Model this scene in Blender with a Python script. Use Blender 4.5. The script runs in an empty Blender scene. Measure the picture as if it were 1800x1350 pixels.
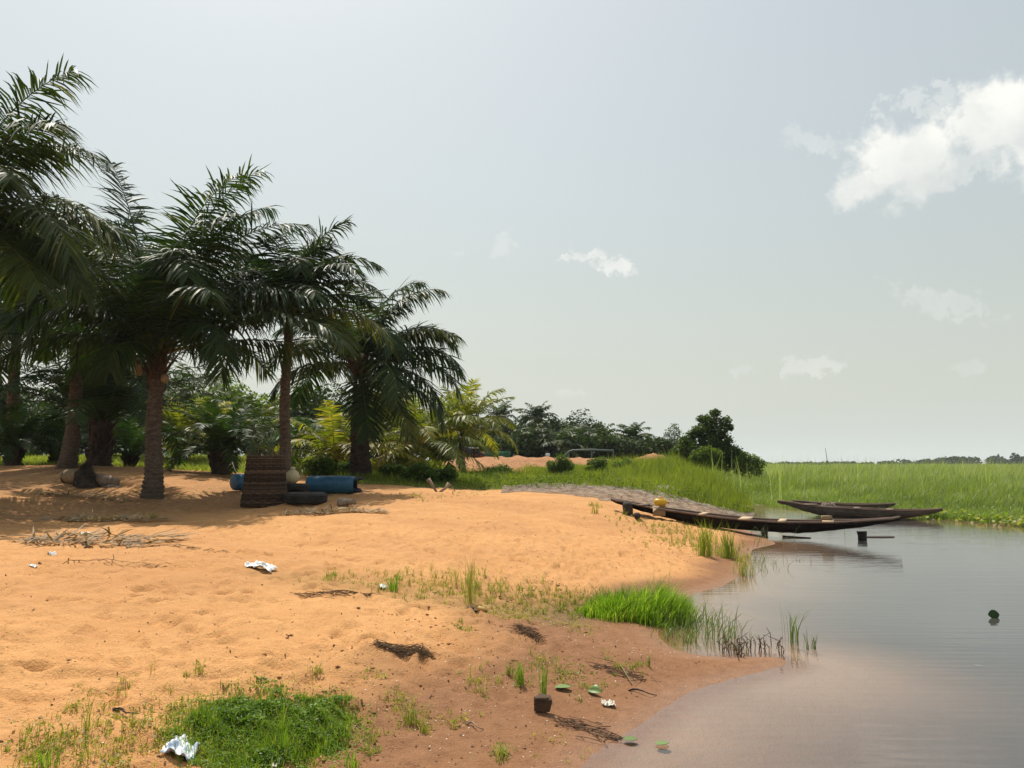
import bpy, math, random
import numpy as np
from mathutils import Vector, Matrix

# ------------------------------------------------------------------ camera, sky, sun, exposure
scene = bpy.context.scene
col = scene.collection
R = math.radians
F = 1360.0                       # focal length in pixels of an 1800 px wide picture
CAMZ = 1.7
PITCH = math.atan(140 / F)
cd = bpy.data.cameras.new('camera'); cam = bpy.data.objects.new('camera', cd); col.objects.link(cam)
cd.angle = 2 * math.atan(900 / F); cd.sensor_fit = 'HORIZONTAL'
cd.clip_start = 0.05; cd.clip_end = 6000
cam.location = (0, 0, CAMZ); cam.rotation_euler = (math.pi / 2 + PITCH, 0, 0)
scene.camera = cam

SUN_AZ, SUN_EL = R(-24), R(61)   # azimuth from +Y (negative: to the left), elevation
sunvec = Vector((math.sin(SUN_AZ) * math.cos(SUN_EL), math.cos(SUN_AZ) * math.cos(SUN_EL), math.sin(SUN_EL)))
sl = bpy.data.lights.new('sun', 'SUN'); sl.energy = 4.9; sl.angle = R(0.55); sl.color = (1.0, 0.93, 0.82)
so = bpy.data.objects.new('sun', sl); col.objects.link(so)
so.rotation_euler = (-sunvec).to_track_quat('-Z', 'Y').to_euler(); so.location = (0, 30, 40)
scene.view_settings.view_transform = 'Standard'; scene.view_settings.look = 'None'
scene.view_settings.gamma = 1.0; scene.view_settings.exposure = 0.0
scene.view_settings.use_curve_mapping = False


def ray(px, py):
    a = (px - 900) / F; b = (675 - py) / F
    c, s = math.cos(PITCH), math.sin(PITCH)
    return np.array((a, c - b * s, s + b * c))


def at(px, py, Y):               # the point at depth Y that the photograph shows at (px, py)
    d = ray(px, py)
    return np.array((0, 0, CAMZ)) + d * (Y / d[1])


def g0(px, py, z=0.0):           # the point on the level z
    d = ray(px, py)
    return np.array((0, 0, CAMZ)) + d * ((z - CAMZ) / d[2])


def build_world():
    w = bpy.data.worlds.new('World'); scene.world = w; w.use_nodes = True
    nt = w.node_tree; N = nt.nodes; L = nt.links; N.clear()
    out = N.new('ShaderNodeOutputWorld'); bg = N.new('ShaderNodeBackground'); bg.inputs[1].default_value = 0.1
    L.new(bg.outputs[0], out.inputs[0])
    sky = N.new('ShaderNodeTexSky'); sky.sky_type = 'NISHITA'; sky.sun_disc = False
    sky.sun_elevation = SUN_EL; sky.sun_rotation = SUN_AZ
    sky.air_density = 2.0; sky.dust_density = 3.0; sky.ozone_density = 2.0; sky.altitude = 0
    hs = N.new('ShaderNodeHueSaturation'); hs.inputs['Saturation'].default_value = 0.6; hs.inputs['Value'].default_value = 1.03
    L.new(sky.outputs[0], hs.inputs['Color'])
    hz = N.new('ShaderNodeMixRGB'); hz.inputs[2].default_value = (7.6, 8.25, 7.8, 1)
    L.new(hs.outputs[0], hz.inputs[1])
    tc = N.new('ShaderNodeTexCoord')
    sx = N.new('ShaderNodeSeparateXYZ'); L.new(tc.outputs['Generated'], sx.inputs[0])      # haze thickens evenly towards the horizon all round
    e1 = N.new('ShaderNodeMath'); e1.operation = 'MULTIPLY'; L.new(sx.outputs[2], e1.inputs[0]); e1.inputs[1].default_value = -9
    e2 = N.new('ShaderNodeMath'); e2.operation = 'EXPONENT'; L.new(e1.outputs[0], e2.inputs[0])
    e3 = N.new('ShaderNodeMath'); e3.operation = 'MULTIPLY_ADD'; e3.use_clamp = True; L.new(e2.outputs[0], e3.inputs[0]); e3.inputs[1].default_value = .72; e3.inputs[2].default_value = .28
    L.new(e3.outputs[0], hz.inputs[0])
    nz = N.new('ShaderNodeTexNoise'); nz.inputs['Scale'].default_value = 22; nz.inputs['Detail'].default_value = 9; nz.inputs['Roughness'].default_value = 0.62
    nz.inputs['Distortion'].default_value = 0.15
    ns_ = N.new('ShaderNodeTexNoise'); ns_.inputs['Scale'].default_value = 46; ns_.inputs['Detail'].default_value = 8; ns_.inputs['Roughness'].default_value = 0.66; ns_.inputs['Distortion'].default_value = 0.3
    L.new(tc.outputs['Generated'], ns_.inputs['Vector'])
    L.new(tc.outputs['Generated'], nz.inputs['Vector'])

    def math_(op, a, b=None, clamp=False):
        n = N.new('ShaderNodeMath'); n.operation = op; n.use_clamp = clamp
        for i, v in enumerate((a, b)):
            if v is None: continue
            if isinstance(v, (int, float)): n.inputs[i].default_value = v
            else: L.new(v, n.inputs[i])
        return n.outputs[0]

    def dot_(vec):
        n = N.new('ShaderNodeVectorMath'); n.operation = 'DOT_PRODUCT'
        L.new(tc.outputs['Generated'], n.inputs[0]); n.inputs[1].default_value = vec
        return n.outputs['Value']
    noise = nz.outputs['Fac']
    total = None; lum = None
    clouds = [  # direction as picture point, half width, half height (px), strength, noise, tilt
        (1592, 282, 112, 64, 1.0, .95, 0.1), (1535, 315, 66, 46, .75, 1.1, 0.35), (1745, 215, 100, 64, 1.0, .95, 0.2), (1850, 225, 110, 80, 1.0, 1.0, 0.0), (1700, 285, 80, 26, .6, 1.2, 0.2),
        (1060, 464, 74, 24, .8, 1.4, -0.22), (1605, 178, 62, 26, .55, 1.8, 0.0), (1422, 642, 56, 24, .5, 1.7, 0.0),
        (1655, 532, 86, 26, .36, 1.5, -0.35), (1415, 243, 46, 20, .45, 1.7, -0.3), (888, 434, 26, 32, .34, 1.8, 0.4),
        (992, 688, 30, 13, .3, 1.5, 0.0), (1310, 650, 30, 14, .3, 1.6, 0.0), (1705, 648, 30, 12, .28, 1.6, 0.0), (805, 446, 16, 12, .25, 1.6, 0),
        (2300, 330, 190, 80, 1.0, 1.7, 0.1), (2900, 560, 240, 70, .8, 1.7, 0.0), (-900, 480, 150, 50, .6, 1.7, 0.1)]
    for (px, py, rx, ry, st, na, tl) in clouds:
        c = Vector(ray(px, py)).normalized()
        right = c.cross(Vector((0, 0, 1))).normalized(); up = right.cross(c).normalized()
        r2 = (right * math.cos(tl) + up * math.sin(tl)); u2 = (up * math.cos(tl) - right * math.sin(tl))
        k = F / (1 + ((px - 900) / F) ** 2 * 0.5)
        u = dot_(tuple(r2 * (F / rx))); v = dot_(tuple(u2 * (F / ry))); f = dot_(tuple(c))
        rr = math_('SQRT', math_('ADD', math_('MULTIPLY', u, u), math_('MULTIPLY', v, v)))
        fall = math_('SUBTRACT', 1.0, rr)
        nn = math_('MULTIPLY', math_('SUBTRACT', noise if ry > 40 else ns_.outputs['Fac'], 0.47 if ry > 40 else .51), na * (2.2 if ry > 40 else 2.6))
        d = math_('MULTIPLY', math_('ADD', fall, nn), 1.15)
        d = math_('MULTIPLY', d, math_('GREATER_THAN', f, 0.5), True)
        n = N.new('ShaderNodeMapRange'); n.interpolation_type = 'SMOOTHSTEP'
        L.new(d, n.inputs[0]); n.inputs[1].default_value = 0.02; n.inputs[2].default_value = 0.62
        n.inputs[3].default_value = 0; n.inputs[4].default_value = st if st > .7 else st * .72
        total = n.outputs[0] if total is None else math_('MAXIMUM', total, n.outputs[0])
        if ry > 60:   # painted cloud shading: the cumulus heads are made whiter towards the upper left
            sh = math_('MULTIPLY', math_('ADD', math_('MULTIPLY', v, 0.5), math_('MULTIPLY', u, -0.25)), n.outputs[0])
            lum = sh if lum is None else math_('ADD', lum, sh)
    nz2 = N.new('ShaderNodeTexNoise'); nz2.inputs['Scale'].default_value = 26; nz2.inputs['Detail'].default_value = 6
    L.new(tc.outputs['Generated'], nz2.inputs['Vector'])
    lm = math_('ADD', math_('MULTIPLY', lum, 0.9), math_('MULTIPLY', math_('SUBTRACT', nz2.outputs['Fac'], 0.5), 1.6))
    ramp = N.new('ShaderNodeMapRange'); L.new(lm, ramp.inputs[0]); ramp.inputs[1].default_value = -0.6; ramp.inputs[2].default_value = 0.6
    cc = N.new('ShaderNodeMixRGB'); L.new(ramp.outputs[0], cc.inputs[0]); cc.inputs[1].default_value = (7.3, 7.6, 7.5, 1); cc.inputs[2].default_value = (10.2, 10.2, 9.6, 1)
    mx = N.new('ShaderNodeMixRGB'); L.new(total, mx.inputs[0]); L.new(hz.outputs[0], mx.inputs[1]); L.new(cc.outputs[0], mx.inputs[2])
    L.new(mx.outputs[0], bg.inputs[0])


build_world()

# ------------------------------------------------------------------ helpers
rng = np.random.default_rng(11)
random.seed(5)
_perm = np.random.default_rng(3).permutation(256)
_perm = np.concatenate([_perm, _perm, _perm])


def perlin(x, y, s=0):
    x = np.asarray(x, float); y = np.asarray(y, float)
    xi = np.floor(x).astype(int); yi = np.floor(y).astype(int)
    xf = x - xi; yf = y - yi
    u = xf ** 3 * (xf * (xf * 6 - 15) + 10); v = yf ** 3 * (yf * (yf * 6 - 15) + 10)

    def gr(ix, iy, dx, dy):
        h = _perm[(_perm[(ix + s * 17) & 255] + iy) & 255]
        a = h * (2 * math.pi / 256)
        return np.cos(a) * dx + np.sin(a) * dy
    n00 = gr(xi, yi, xf, yf); n10 = gr(xi + 1, yi, xf - 1, yf)
    n01 = gr(xi, yi + 1, xf, yf - 1); n11 = gr(xi + 1, yi + 1, xf - 1, yf - 1)
    return (n00 * (1 - u) + n10 * u) * (1 - v) + (n01 * (1 - u) + n11 * u) * v * 1.0


def sstep(a, b, x):
    t = np.clip((np.asarray(x, float) - a) / (b - a), 0, 1)
    return t * t * (3 - 2 * t)


def new_mesh(name, V, faces, smooth=False, attrs=None):
    """V (n,3); faces: list of (m,k) int arrays."""
    me = bpy.data.meshes.new(name)
    V = np.ascontiguousarray(V, dtype=np.float32)
    faces = [np.asarray(f, dtype=np.int32) for f in faces if len(f)]
    me.vertices.add(len(V)); me.vertices.foreach_set('co', V.ravel())
    loops = np.concatenate([f.ravel() for f in faces]); tot = np.concatenate([np.full(len(f), f.shape[1], np.int32) for f in faces])
    start = np.concatenate([[0], np.cumsum(tot)[:-1]]).astype(np.int32)
    me.loops.add(len(loops)); me.loops.foreach_set('vertex_index', loops)
    me.polygons.add(len(tot)); me.polygons.foreach_set('loop_start', start); me.polygons.foreach_set('loop_total', tot)
    if smooth: me.polygons.foreach_set('use_smooth', np.ones(len(tot), bool))
    me.update(calc_edges=True)
    for k, a in (attrs or {}).items():
        at_ = me.attributes.new(k, 'FLOAT', 'POINT'); at_.data.foreach_set('value', np.ascontiguousarray(a, dtype=np.float32))
    return me


def add(name, me, mat, parent=None, loc=None, kind=None):
    o = bpy.data.objects.new(name, me); col.objects.link(o)
    if mat is not None and not me.materials: me.materials.append(mat)
    if parent is not None: o.parent = parent
    if loc is not None: o.location = tuple(float(v) for v in loc)
    if kind: o['kind'] = kind
    return o


def tag(o, label, cat, group=None):
    o['label'] = label; o['category'] = cat
    if group: o['group'] = group
    return o


def thing(name, label, cat, loc, group=None, rz=0):
    o = bpy.data.objects.new(name, None); col.objects.link(o); o.empty_display_size = 0.2
    o.location = tuple(float(v) for v in loc); o.rotation_euler = (0, 0, rz)
    return tag(o, label, cat, group)


class Buf:
    def __init__(s): s.V = []; s.F = {}; s.n = 0; s.T = []
    def put(s, V, faces, tint=None):
        V = np.asarray(V, float)
        for f in faces:
            f = np.asarray(f, int)
            if len(f): s.F.setdefault(f.shape[1], []).append(f + s.n)
        s.V.append(V); s.n += len(V)
        s.T.append(np.zeros(len(V)) if tint is None else np.broadcast_to(np.asarray(tint, float), (len(V),)).copy())
        return s
    def mesh(s, name, smooth=False):
        return new_mesh(name, np.concatenate(s.V), [np.concatenate(f) for f in s.F.values()], smooth, {'tint': np.concatenate(s.T)})


def tube(P, rad, n=8, cap=True, sq=1.0):
    P = np.asarray(P, float); k = len(P); rad = np.broadcast_to(np.asarray(rad, float), (k,))
    T = np.gradient(P, axis=0); T /= np.linalg.norm(T, axis=1)[:, None] + 1e-9
    ref = np.array((0, 0, 1.0)) if abs(T[0, 2]) < 0.9 else np.array((1.0, 0, 0))
    A = np.cross(T, ref); A /= np.linalg.norm(A, axis=1)[:, None] + 1e-9
    B = np.cross(T, A)
    th = np.linspace(0, 2 * math.pi, n, endpoint=False)
    V = P[:, None, :] + rad[:, None, None] * (np.cos(th)[None, :, None] * A[:, None, :] + sq * np.sin(th)[None, :, None] * B[:, None, :])
    V = V.reshape(-1, 3)
    i = np.arange(k - 1)[:, None] * n; j = np.arange(n)[None, :]; j2 = (j + 1) % n
    Q = np.stack([i + j, i + j2, i + n + j2, i + n + j], -1).reshape(-1, 4)
    fs = [Q]
    if cap:
        fs.append(np.array([np.arange(n)[::-1], (k - 1) * n + np.arange(n)]))
    return V, fs


def box(c, s, rz=0.0):
    x, y, z = np.asarray(s) / 2
    V = np.array([(a * x, b * y, d * z) for d in (-1, 1) for b in (-1, 1) for a in (-1, 1)], float)
    cs, sn = math.cos(rz), math.sin(rz)
    V = V @ np.array([[cs, sn, 0], [-sn, cs, 0], [0, 0, 1]])
    Q = np.array([(0, 2, 3, 1), (4, 5, 7, 6), (0, 1, 5, 4), (2, 6, 7, 3), (0, 4, 6, 2), (1, 3, 7, 5)])
    return V + np.asarray(c, float), [Q]


def lathe(prof, n=24):
    prof = np.asarray(prof, float); th = np.linspace(0, 2 * math.pi, n, endpoint=False)
    V = np.stack([prof[:, 0:1] * np.cos(th), prof[:, 0:1] * np.sin(th), np.repeat(prof[:, 1:2], n, 1)], -1).reshape(-1, 3)
    i = np.arange(len(prof) - 1)[:, None] * n; j = np.arange(n)[None, :]; j2 = (j + 1) % n
    return V, [np.stack([i + j, i + j2, i + n + j2, i + n + j], -1).reshape(-1, 4)]


def blades(B, h, w, lean_az, lean, tint, seg=2, buf=None, droop=1.0):
    """grass blades: bases B (n,3), heights, widths, lean azimuth and amount."""
    n = len(B); buf = buf or Buf()
    h = np.broadcast_to(h, (n,)); w = np.broadcast_to(w, (n,)); lean = np.broadcast_to(lean, (n,))
    tw = rng.uniform(0, math.pi, n)
    W = np.stack([np.cos(tw), np.sin(tw), np.zeros(n)], -1) * (w / 2)[:, None]
    D = np.stack([np.cos(lean_az), np.sin(lean_az), np.zeros(n)], -1)
    rows = []
    for k in range(seg + 1):
        t = k / seg
        a = lean * (t ** (1.6 * droop))
        c = B + D * (h * a * t)[:, None] + np.array((0, 0, 1.0)) * (h * t * np.sqrt(np.maximum(0.06, 1 - (a * 0.85) ** 2)))[:, None]
        if k < seg:
            wk = W * (1 - 0.45 * t)
            rows += [c - wk, c + wk]
        else: rows.append(c)
    m = len(rows); V = np.stack(rows, 1).reshape(-1, 3)
    base = np.arange(n)[:, None] * m
    fs = []
    Q = [np.array([2 * k, 2 * k + 1, 2 * k + 3, 2 * k + 2]) for k in range(seg - 1)]
    if Q: fs.append(np.concatenate([base + q[None, :] for q in Q]))
    fs.append(base + np.array([2 * seg - 2, 2 * seg - 1, 2 * seg])[None, :])
    buf.put(V, fs, np.repeat(np.broadcast_to(tint, (n,)), m))
    return buf


def leaves(C, size, tint, buf=None, up=0.6, asp=0.5):
    """small folded leaf faces at C."""
    n = len(C); buf = buf or Buf()
    size = np.broadcast_to(size, (n,))
    d = rng.normal(size=(n, 3)); d[:, 2] *= 0.6; d /= np.linalg.norm(d, axis=1)[:, None]
    nr = rng.normal(size=(n, 3)) * (1 - up) + np.array((0, 0, up)); nr /= np.linalg.norm(nr, axis=1)[:, None] + 1e-9
    s = np.cross(d, nr); s /= np.linalg.norm(s, axis=1)[:, None] + 1e-9
    L = size[:, None] * d; S = size[:, None] * s * asp
    V = np.stack([C - L * .5, C + S * .5, C + L * .5, C - S * .5], 1).reshape(-1, 3)
    Q = np.arange(n)[:, None] * 4 + np.arange(4)[None, :]
    buf.put(V, [Q], np.repeat(np.broadcast_to(tint, (n,)), 4))
    return buf


# ------------------------------------------------------------------ materials
def nodes(name):
    m = bpy.data.materials.new(name); m.use_nodes = True
    nt = m.node_tree; nt.nodes.clear()
    out = nt.nodes.new('ShaderNodeOutputMaterial')
    return m, nt, nt.nodes, nt.links, out


def mat(name, c1, c2=None, scale=6, rough=0.8, bump=0.3, bscale=30, stretch=(1, 1, 1), metal=0.0, dist=0.01, spec=0.4, sharp=0.35):
    m, nt, N, L, out = nodes(name)
    p = N.new('ShaderNodeBsdfPrincipled'); L.new(p.outputs[0], out.inputs[0])
    p.inputs['Roughness'].default_value = rough; p.inputs['Metallic'].default_value = metal
    p.inputs['Specular IOR Level'].default_value = spec
    tc = N.new('ShaderNodeTexCoord'); mp = N.new('ShaderNodeMapping'); mp.inputs['Scale'].default_value = stretch
    L.new(tc.outputs['Object'], mp.inputs[0])
    n1 = N.new('ShaderNodeTexNoise'); n1.inputs['Scale'].default_value = scale; n1.inputs['Detail'].default_value = 6; n1.inputs['Roughness'].default_value = .65
    L.new(mp.outputs[0], n1.inputs[0])
    cr = N.new('ShaderNodeValToRGB'); cr.color_ramp.elements[0].position = 0.5 - sharp / 2; cr.color_ramp.elements[1].position = 0.5 + sharp / 2
    cr.color_ramp.elements[0].color = (*c1, 1); cr.color_ramp.elements[1].color = (*(c2 or [v * 1.5 for v in c1]), 1)
    L.new(n1.outputs['Fac'], cr.inputs[0]); L.new(cr.outputs[0], p.inputs['Base Color'])
    n2 = N.new('ShaderNodeTexNoise'); n2.inputs['Scale'].default_value = bscale; n2.inputs['Detail'].default_value = 5
    L.new(mp.outputs[0], n2.inputs[0])
    b = N.new('ShaderNodeBump'); b.inputs['Strength'].default_value = bump; b.inputs['Distance'].default_value = dist
    L.new(n2.outputs['Fac'], b.inputs['Height']); L.new(b.outputs[0], p.inputs['Normal'])
    return m


def leafmat(name, c1, c2, rough=0.45, trans=0.3, spec=0.5, c3=None):
    m, nt, N, L, out = nodes(name)
    a = N.new('ShaderNodeAttribute'); a.attribute_name = 'tint'
    oi = N.new('ShaderNodeObjectInfo')
    ad = N.new('ShaderNodeMath'); ad.operation = 'MULTIPLY_ADD'; L.new(oi.outputs['Random'], ad.inputs[0]); ad.inputs[1].default_value = 0.25; L.new(a.outputs['Fac'], ad.inputs[2])
    cr = N.new('ShaderNodeValToRGB'); e = cr.color_ramp.elements
    e[0].color = (*c1, 1); e[1].color = (*c2, 1); e[1].position = 0.9 if c3 is None else 0.7
    if c3 is not None:
        x = cr.color_ramp.elements.new(1.0); x.color = (*c3, 1)
    L.new(ad.outputs[0], cr.inputs[0])
    p = N.new('ShaderNodeBsdfPrincipled'); p.inputs['Roughness'].default_value = rough; p.inputs['Specular IOR Level'].default_value = spec
    L.new(cr.outputs[0], p.inputs['Base Color'])
    t = N.new('ShaderNodeBsdfTranslucent')
    g = N.new('ShaderNodeMixRGB'); g.blend_type = 'MULTIPLY'; g.inputs[0].default_value = 1; g.inputs[2].default_value = (1.5, 1.7, 0.55, 1)
    L.new(cr.outputs[0], g.inputs[1]); L.new(g.outputs[0], t.inputs[0])
    mx = N.new('ShaderNodeMixShader'); mx.inputs[0].default_value = trans
    L.new(p.outputs[0], mx.inputs[1]); L.new(t.outputs[0], mx.inputs[2]); L.new(mx.outputs[0], out.inputs[0])
    return m


def ground_mat():
    m, nt, N, L, out = nodes('sandy_ground')
    p = N.new('ShaderNodeBsdfPrincipled'); L.new(p.outputs[0], out.inputs[0]); p.inputs['Specular IOR Level'].default_value = 0.25
    tc = N.new('ShaderNodeTexCoord')

    def noise(sc, det=6, ro=0.6):
        n = N.new('ShaderNodeTexNoise'); n.inputs['Scale'].default_value = sc; n.inputs['Detail'].default_value = det; n.inputs['Roughness'].default_value = ro
        L.new(tc.outputs['Object'], n.inputs[0]); return n.outputs['Fac']

    def attr(nm):
        a = N.new('ShaderNodeAttribute'); a.attribute_name = nm; return a.outputs['Fac']

    def mix(f, a, b, blend='MIX'):
        n = N.new('ShaderNodeMixRGB'); n.blend_type = blend
        for i, v in ((0, f), (1, a), (2, b)):
            if isinstance(v, (int, float)): n.inputs[i].default_value = v
            elif isinstance(v, tuple): n.inputs[i].default_value = (*v, 1)
            else: L.new(v, n.inputs[i])
        return n.outputs[0]

    def rng_(v, a, b, c=0, d=1):
        n = N.new('ShaderNodeMapRange'); L.new(v, n.inputs[0])
        for i, x in enumerate((a, b, c, d)): n.inputs[1 + i].default_value = x
        return n.outputs[0]

    def mth(op, a, b):
        n = N.new('ShaderNodeMath'); n.operation = op; n.use_clamp = True
        for i, v in ((0, a), (1, b)):
            if isinstance(v, (int, float)): n.inputs[i].default_value = v
            else: L.new(v, n.inputs[i])
        return n.outputs[0]
    n1 = noise(1.3, 8, 0.65); n2 = noise(9, 6, 0.7); n3 = noise(70, 3, 0.6); n4 = noise(0.5, 4)
    dry = mix(rng_(n1, .3, .7), (0.53, 0.262, 0.096), (0.64, 0.345, 0.138))
    dry = mix(rng_(n2, .5, .78, 0, .55), dry, (0.42, 0.19, 0.07))
    dry = mix(rng_(noise(.32, 6, .62), .45, .68, 0, .6), dry, (0.41, 0.195, 0.078))
    dry = mix(rng_(noise(3.6, 5, .7), .54, .7, 0, .5), dry, (0.39, 0.18, 0.07))
    wet = mix(rng_(n2, .3, .7), (0.21, 0.098, 0.045), (0.30, 0.15, 0.073))
    wf = mth('MULTIPLY', attr('wet'), rng_(n1, .1, .5, .82, 1.1))
    c = mix(wf, dry, wet)
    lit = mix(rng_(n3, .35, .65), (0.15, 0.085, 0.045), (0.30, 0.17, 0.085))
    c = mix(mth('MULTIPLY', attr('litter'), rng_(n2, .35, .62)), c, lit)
    gr = mix(rng_(n2, .35, .7), (0.065, 0.085, 0.025), (0.16, 0.15, 0.055))
    c = mix(mth('MULTIPLY', attr('veg'), rng_(n1, .2, .45, .75, 1)), c, gr)
    c = mix(rng_(n3, .54, .7, 0, .45), c, (0.22, 0.105, 0.045))
    c = mix(rng_(noise(160, 2), .66, .75, 0, .5), c, (0.12, 0.065, 0.03))
    sub = mix(rng_(n4, .4, .6), (0.33, 0.215, 0.145), (0.42, 0.285, 0.2))
    c = mix(attr('under'), c, sub)
    L.new(c, p.inputs['Base Color'])
    L.new(rng_(attr('damp'), 0, 1, .95, .42), p.inputs['Roughness'])
    b = N.new('ShaderNodeBump'); b.inputs['Strength'].default_value = 0.8; b.inputs['Distance'].default_value = 0.065
    h = mth('ADD', mth('MULTIPLY', n2, 0.5), mth('ADD', mth('MULTIPLY', n3, 0.22), mth('MULTIPLY', noise(4.2, 4, .6), .3))); L.new(h, b.inputs['Height'])
    L.new(b.outputs[0], p.inputs['Normal'])
    return m


def water_mat():
    m, nt, N, L, out = nodes('water')
    tc = N.new('ShaderNodeTexCoord'); mp = N.new('ShaderNodeMapping'); mp.inputs['Scale'].default_value = (0.5, 2.6, 1); mp.inputs['Rotation'].default_value = (0, 0, R(8))
    L.new(tc.outputs['Object'], mp.inputs[0])
    n = N.new('ShaderNodeTexNoise'); n.inputs['Scale'].default_value = 1.6; n.inputs['Detail'].default_value = 5; n.inputs['Roughness'].default_value = .55; L.new(mp.outputs[0], n.inputs[0])
    w = N.new('ShaderNodeTexWave'); w.bands_direction = 'Y'; w.inputs['Scale'].default_value = 0.9; w.inputs['Distortion'].default_value = 5; w.inputs['Detail'].default_value = 3
    L.new(mp.outputs[0], w.inputs[0])
    ad = N.new('ShaderNodeMath'); ad.operation = 'MULTIPLY_ADD'; L.new(w.outputs['Fac'], ad.inputs[0]); ad.inputs[1].default_value = 0.13; L.new(n.outputs['Fac'], ad.inputs[2])
    b = N.new('ShaderNodeBump'); b.inputs['Strength'].default_value = 0.32; b.inputs['Distance'].default_value = 0.012; L.new(ad.outputs[0], b.inputs['Height'])
    ge = N.new('ShaderNodeNewGeometry'); dt = N.new('ShaderNodeVectorMath'); dt.operation = 'DOT_PRODUCT'      # Schlick reflectance, the same from both sides
    L.new(ge.outputs['Incoming'], dt.inputs[0]); L.new(b.outputs[0], dt.inputs[1])
    ab = N.new('ShaderNodeMath'); ab.operation = 'ABSOLUTE'; L.new(dt.outputs['Value'], ab.inputs[0])
    om = N.new('ShaderNodeMath'); om.operation = 'SUBTRACT'; om.use_clamp = True; om.inputs[0].default_value = 1; L.new(ab.outputs[0], om.inputs[1])
    pw_ = N.new('ShaderNodeMath'); pw_.operation = 'POWER'; L.new(om.outputs[0], pw_.inputs[0]); pw_.inputs[1].default_value = 4
    fr = N.new('ShaderNodeMath'); fr.operation = 'MULTIPLY_ADD'; fr.use_clamp = True; L.new(pw_.outputs[0], fr.inputs[0]); fr.inputs[1].default_value = .95; fr.inputs[2].default_value = .04
    gl = N.new('ShaderNodeBsdfGlossy'); gl.inputs['Roughness'].default_value = 0.03; L.new(b.outputs[0], gl.inputs['Normal'])
    tr = N.new('ShaderNodeBsdfTransparent'); tr.inputs[0].default_value = (0.96, 0.91, 0.85, 1)
    df = N.new('ShaderNodeBsdfDiffuse')
    n5 = N.new('ShaderNodeTexNoise'); n5.inputs['Scale'].default_value = 0.35; n5.inputs['Detail'].default_value = 3; L.new(tc.outputs['Object'], n5.inputs[0])
    mc = N.new('ShaderNodeMixRGB'); L.new(n5.outputs['Fac'], mc.inputs[0]); mc.inputs[1].default_value = (0.055, 0.054, 0.053, 1); mc.inputs[2].default_value = (0.085, 0.08, 0.076, 1)
    L.new(mc.outputs[0], df.inputs[0])
    a = N.new('ShaderNodeAttribute'); a.attribute_name = 'mud'
    m1 = N.new('ShaderNodeMixShader'); L.new(a.outputs['Fac'], m1.inputs[0]); L.new(tr.outputs[0], m1.inputs[1]); L.new(df.outputs[0], m1.inputs[2])
    m2 = N.new('ShaderNodeMixShader'); L.new(fr.outputs[0], m2.inputs[0]); L.new(m1.outputs[0], m2.inputs[1]); L.new(gl.outputs[0], m2.inputs[2])
    L.new(m2.outputs[0], out.inputs[0])
    return m


def net_mat(name, c1, c2, cover=0.75):
    m, nt, N, L, out = nodes(name)
    tc = N.new('ShaderNodeTexCoord')
    n = N.new('ShaderNodeTexNoise'); n.inputs['Scale'].default_value = 5; n.inputs['Detail'].default_value = 7; L.new(tc.outputs['Object'], n.inputs[0])
    cr = N.new('ShaderNodeValToRGB'); cr.color_ramp.elements[0].position = .35; cr.color_ramp.elements[1].position = .65
    cr.color_ramp.elements[0].color = (*c1, 1); cr.color_ramp.elements[1].color = (*c2, 1); L.new(n.outputs['Fac'], cr.inputs[0])
    d = N.new('ShaderNodeBsdfDiffuse'); L.new(cr.outputs[0], d.inputs[0])
    v = N.new('ShaderNodeTexNoise'); v.inputs['Scale'].default_value = 45; v.inputs['Detail'].default_value = 2; L.new(tc.outputs['Object'], v.inputs[0])
    gt = N.new('ShaderNodeMath'); gt.operation = 'GREATER_THAN'; L.new(v.outputs['Fac'], gt.inputs[0]); gt.inputs[1].default_value = 0.5 + (cover - .5) * .35
    t = N.new('ShaderNodeBsdfTransparent'); mx = N.new('ShaderNodeMixShader'); L.new(gt.outputs[0], mx.inputs[0]); L.new(d.outputs[0], mx.inputs[1]); L.new(t.outputs[0], mx.inputs[2])
    L.new(mx.outputs[0], out.inputs[0])
    return m


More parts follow.
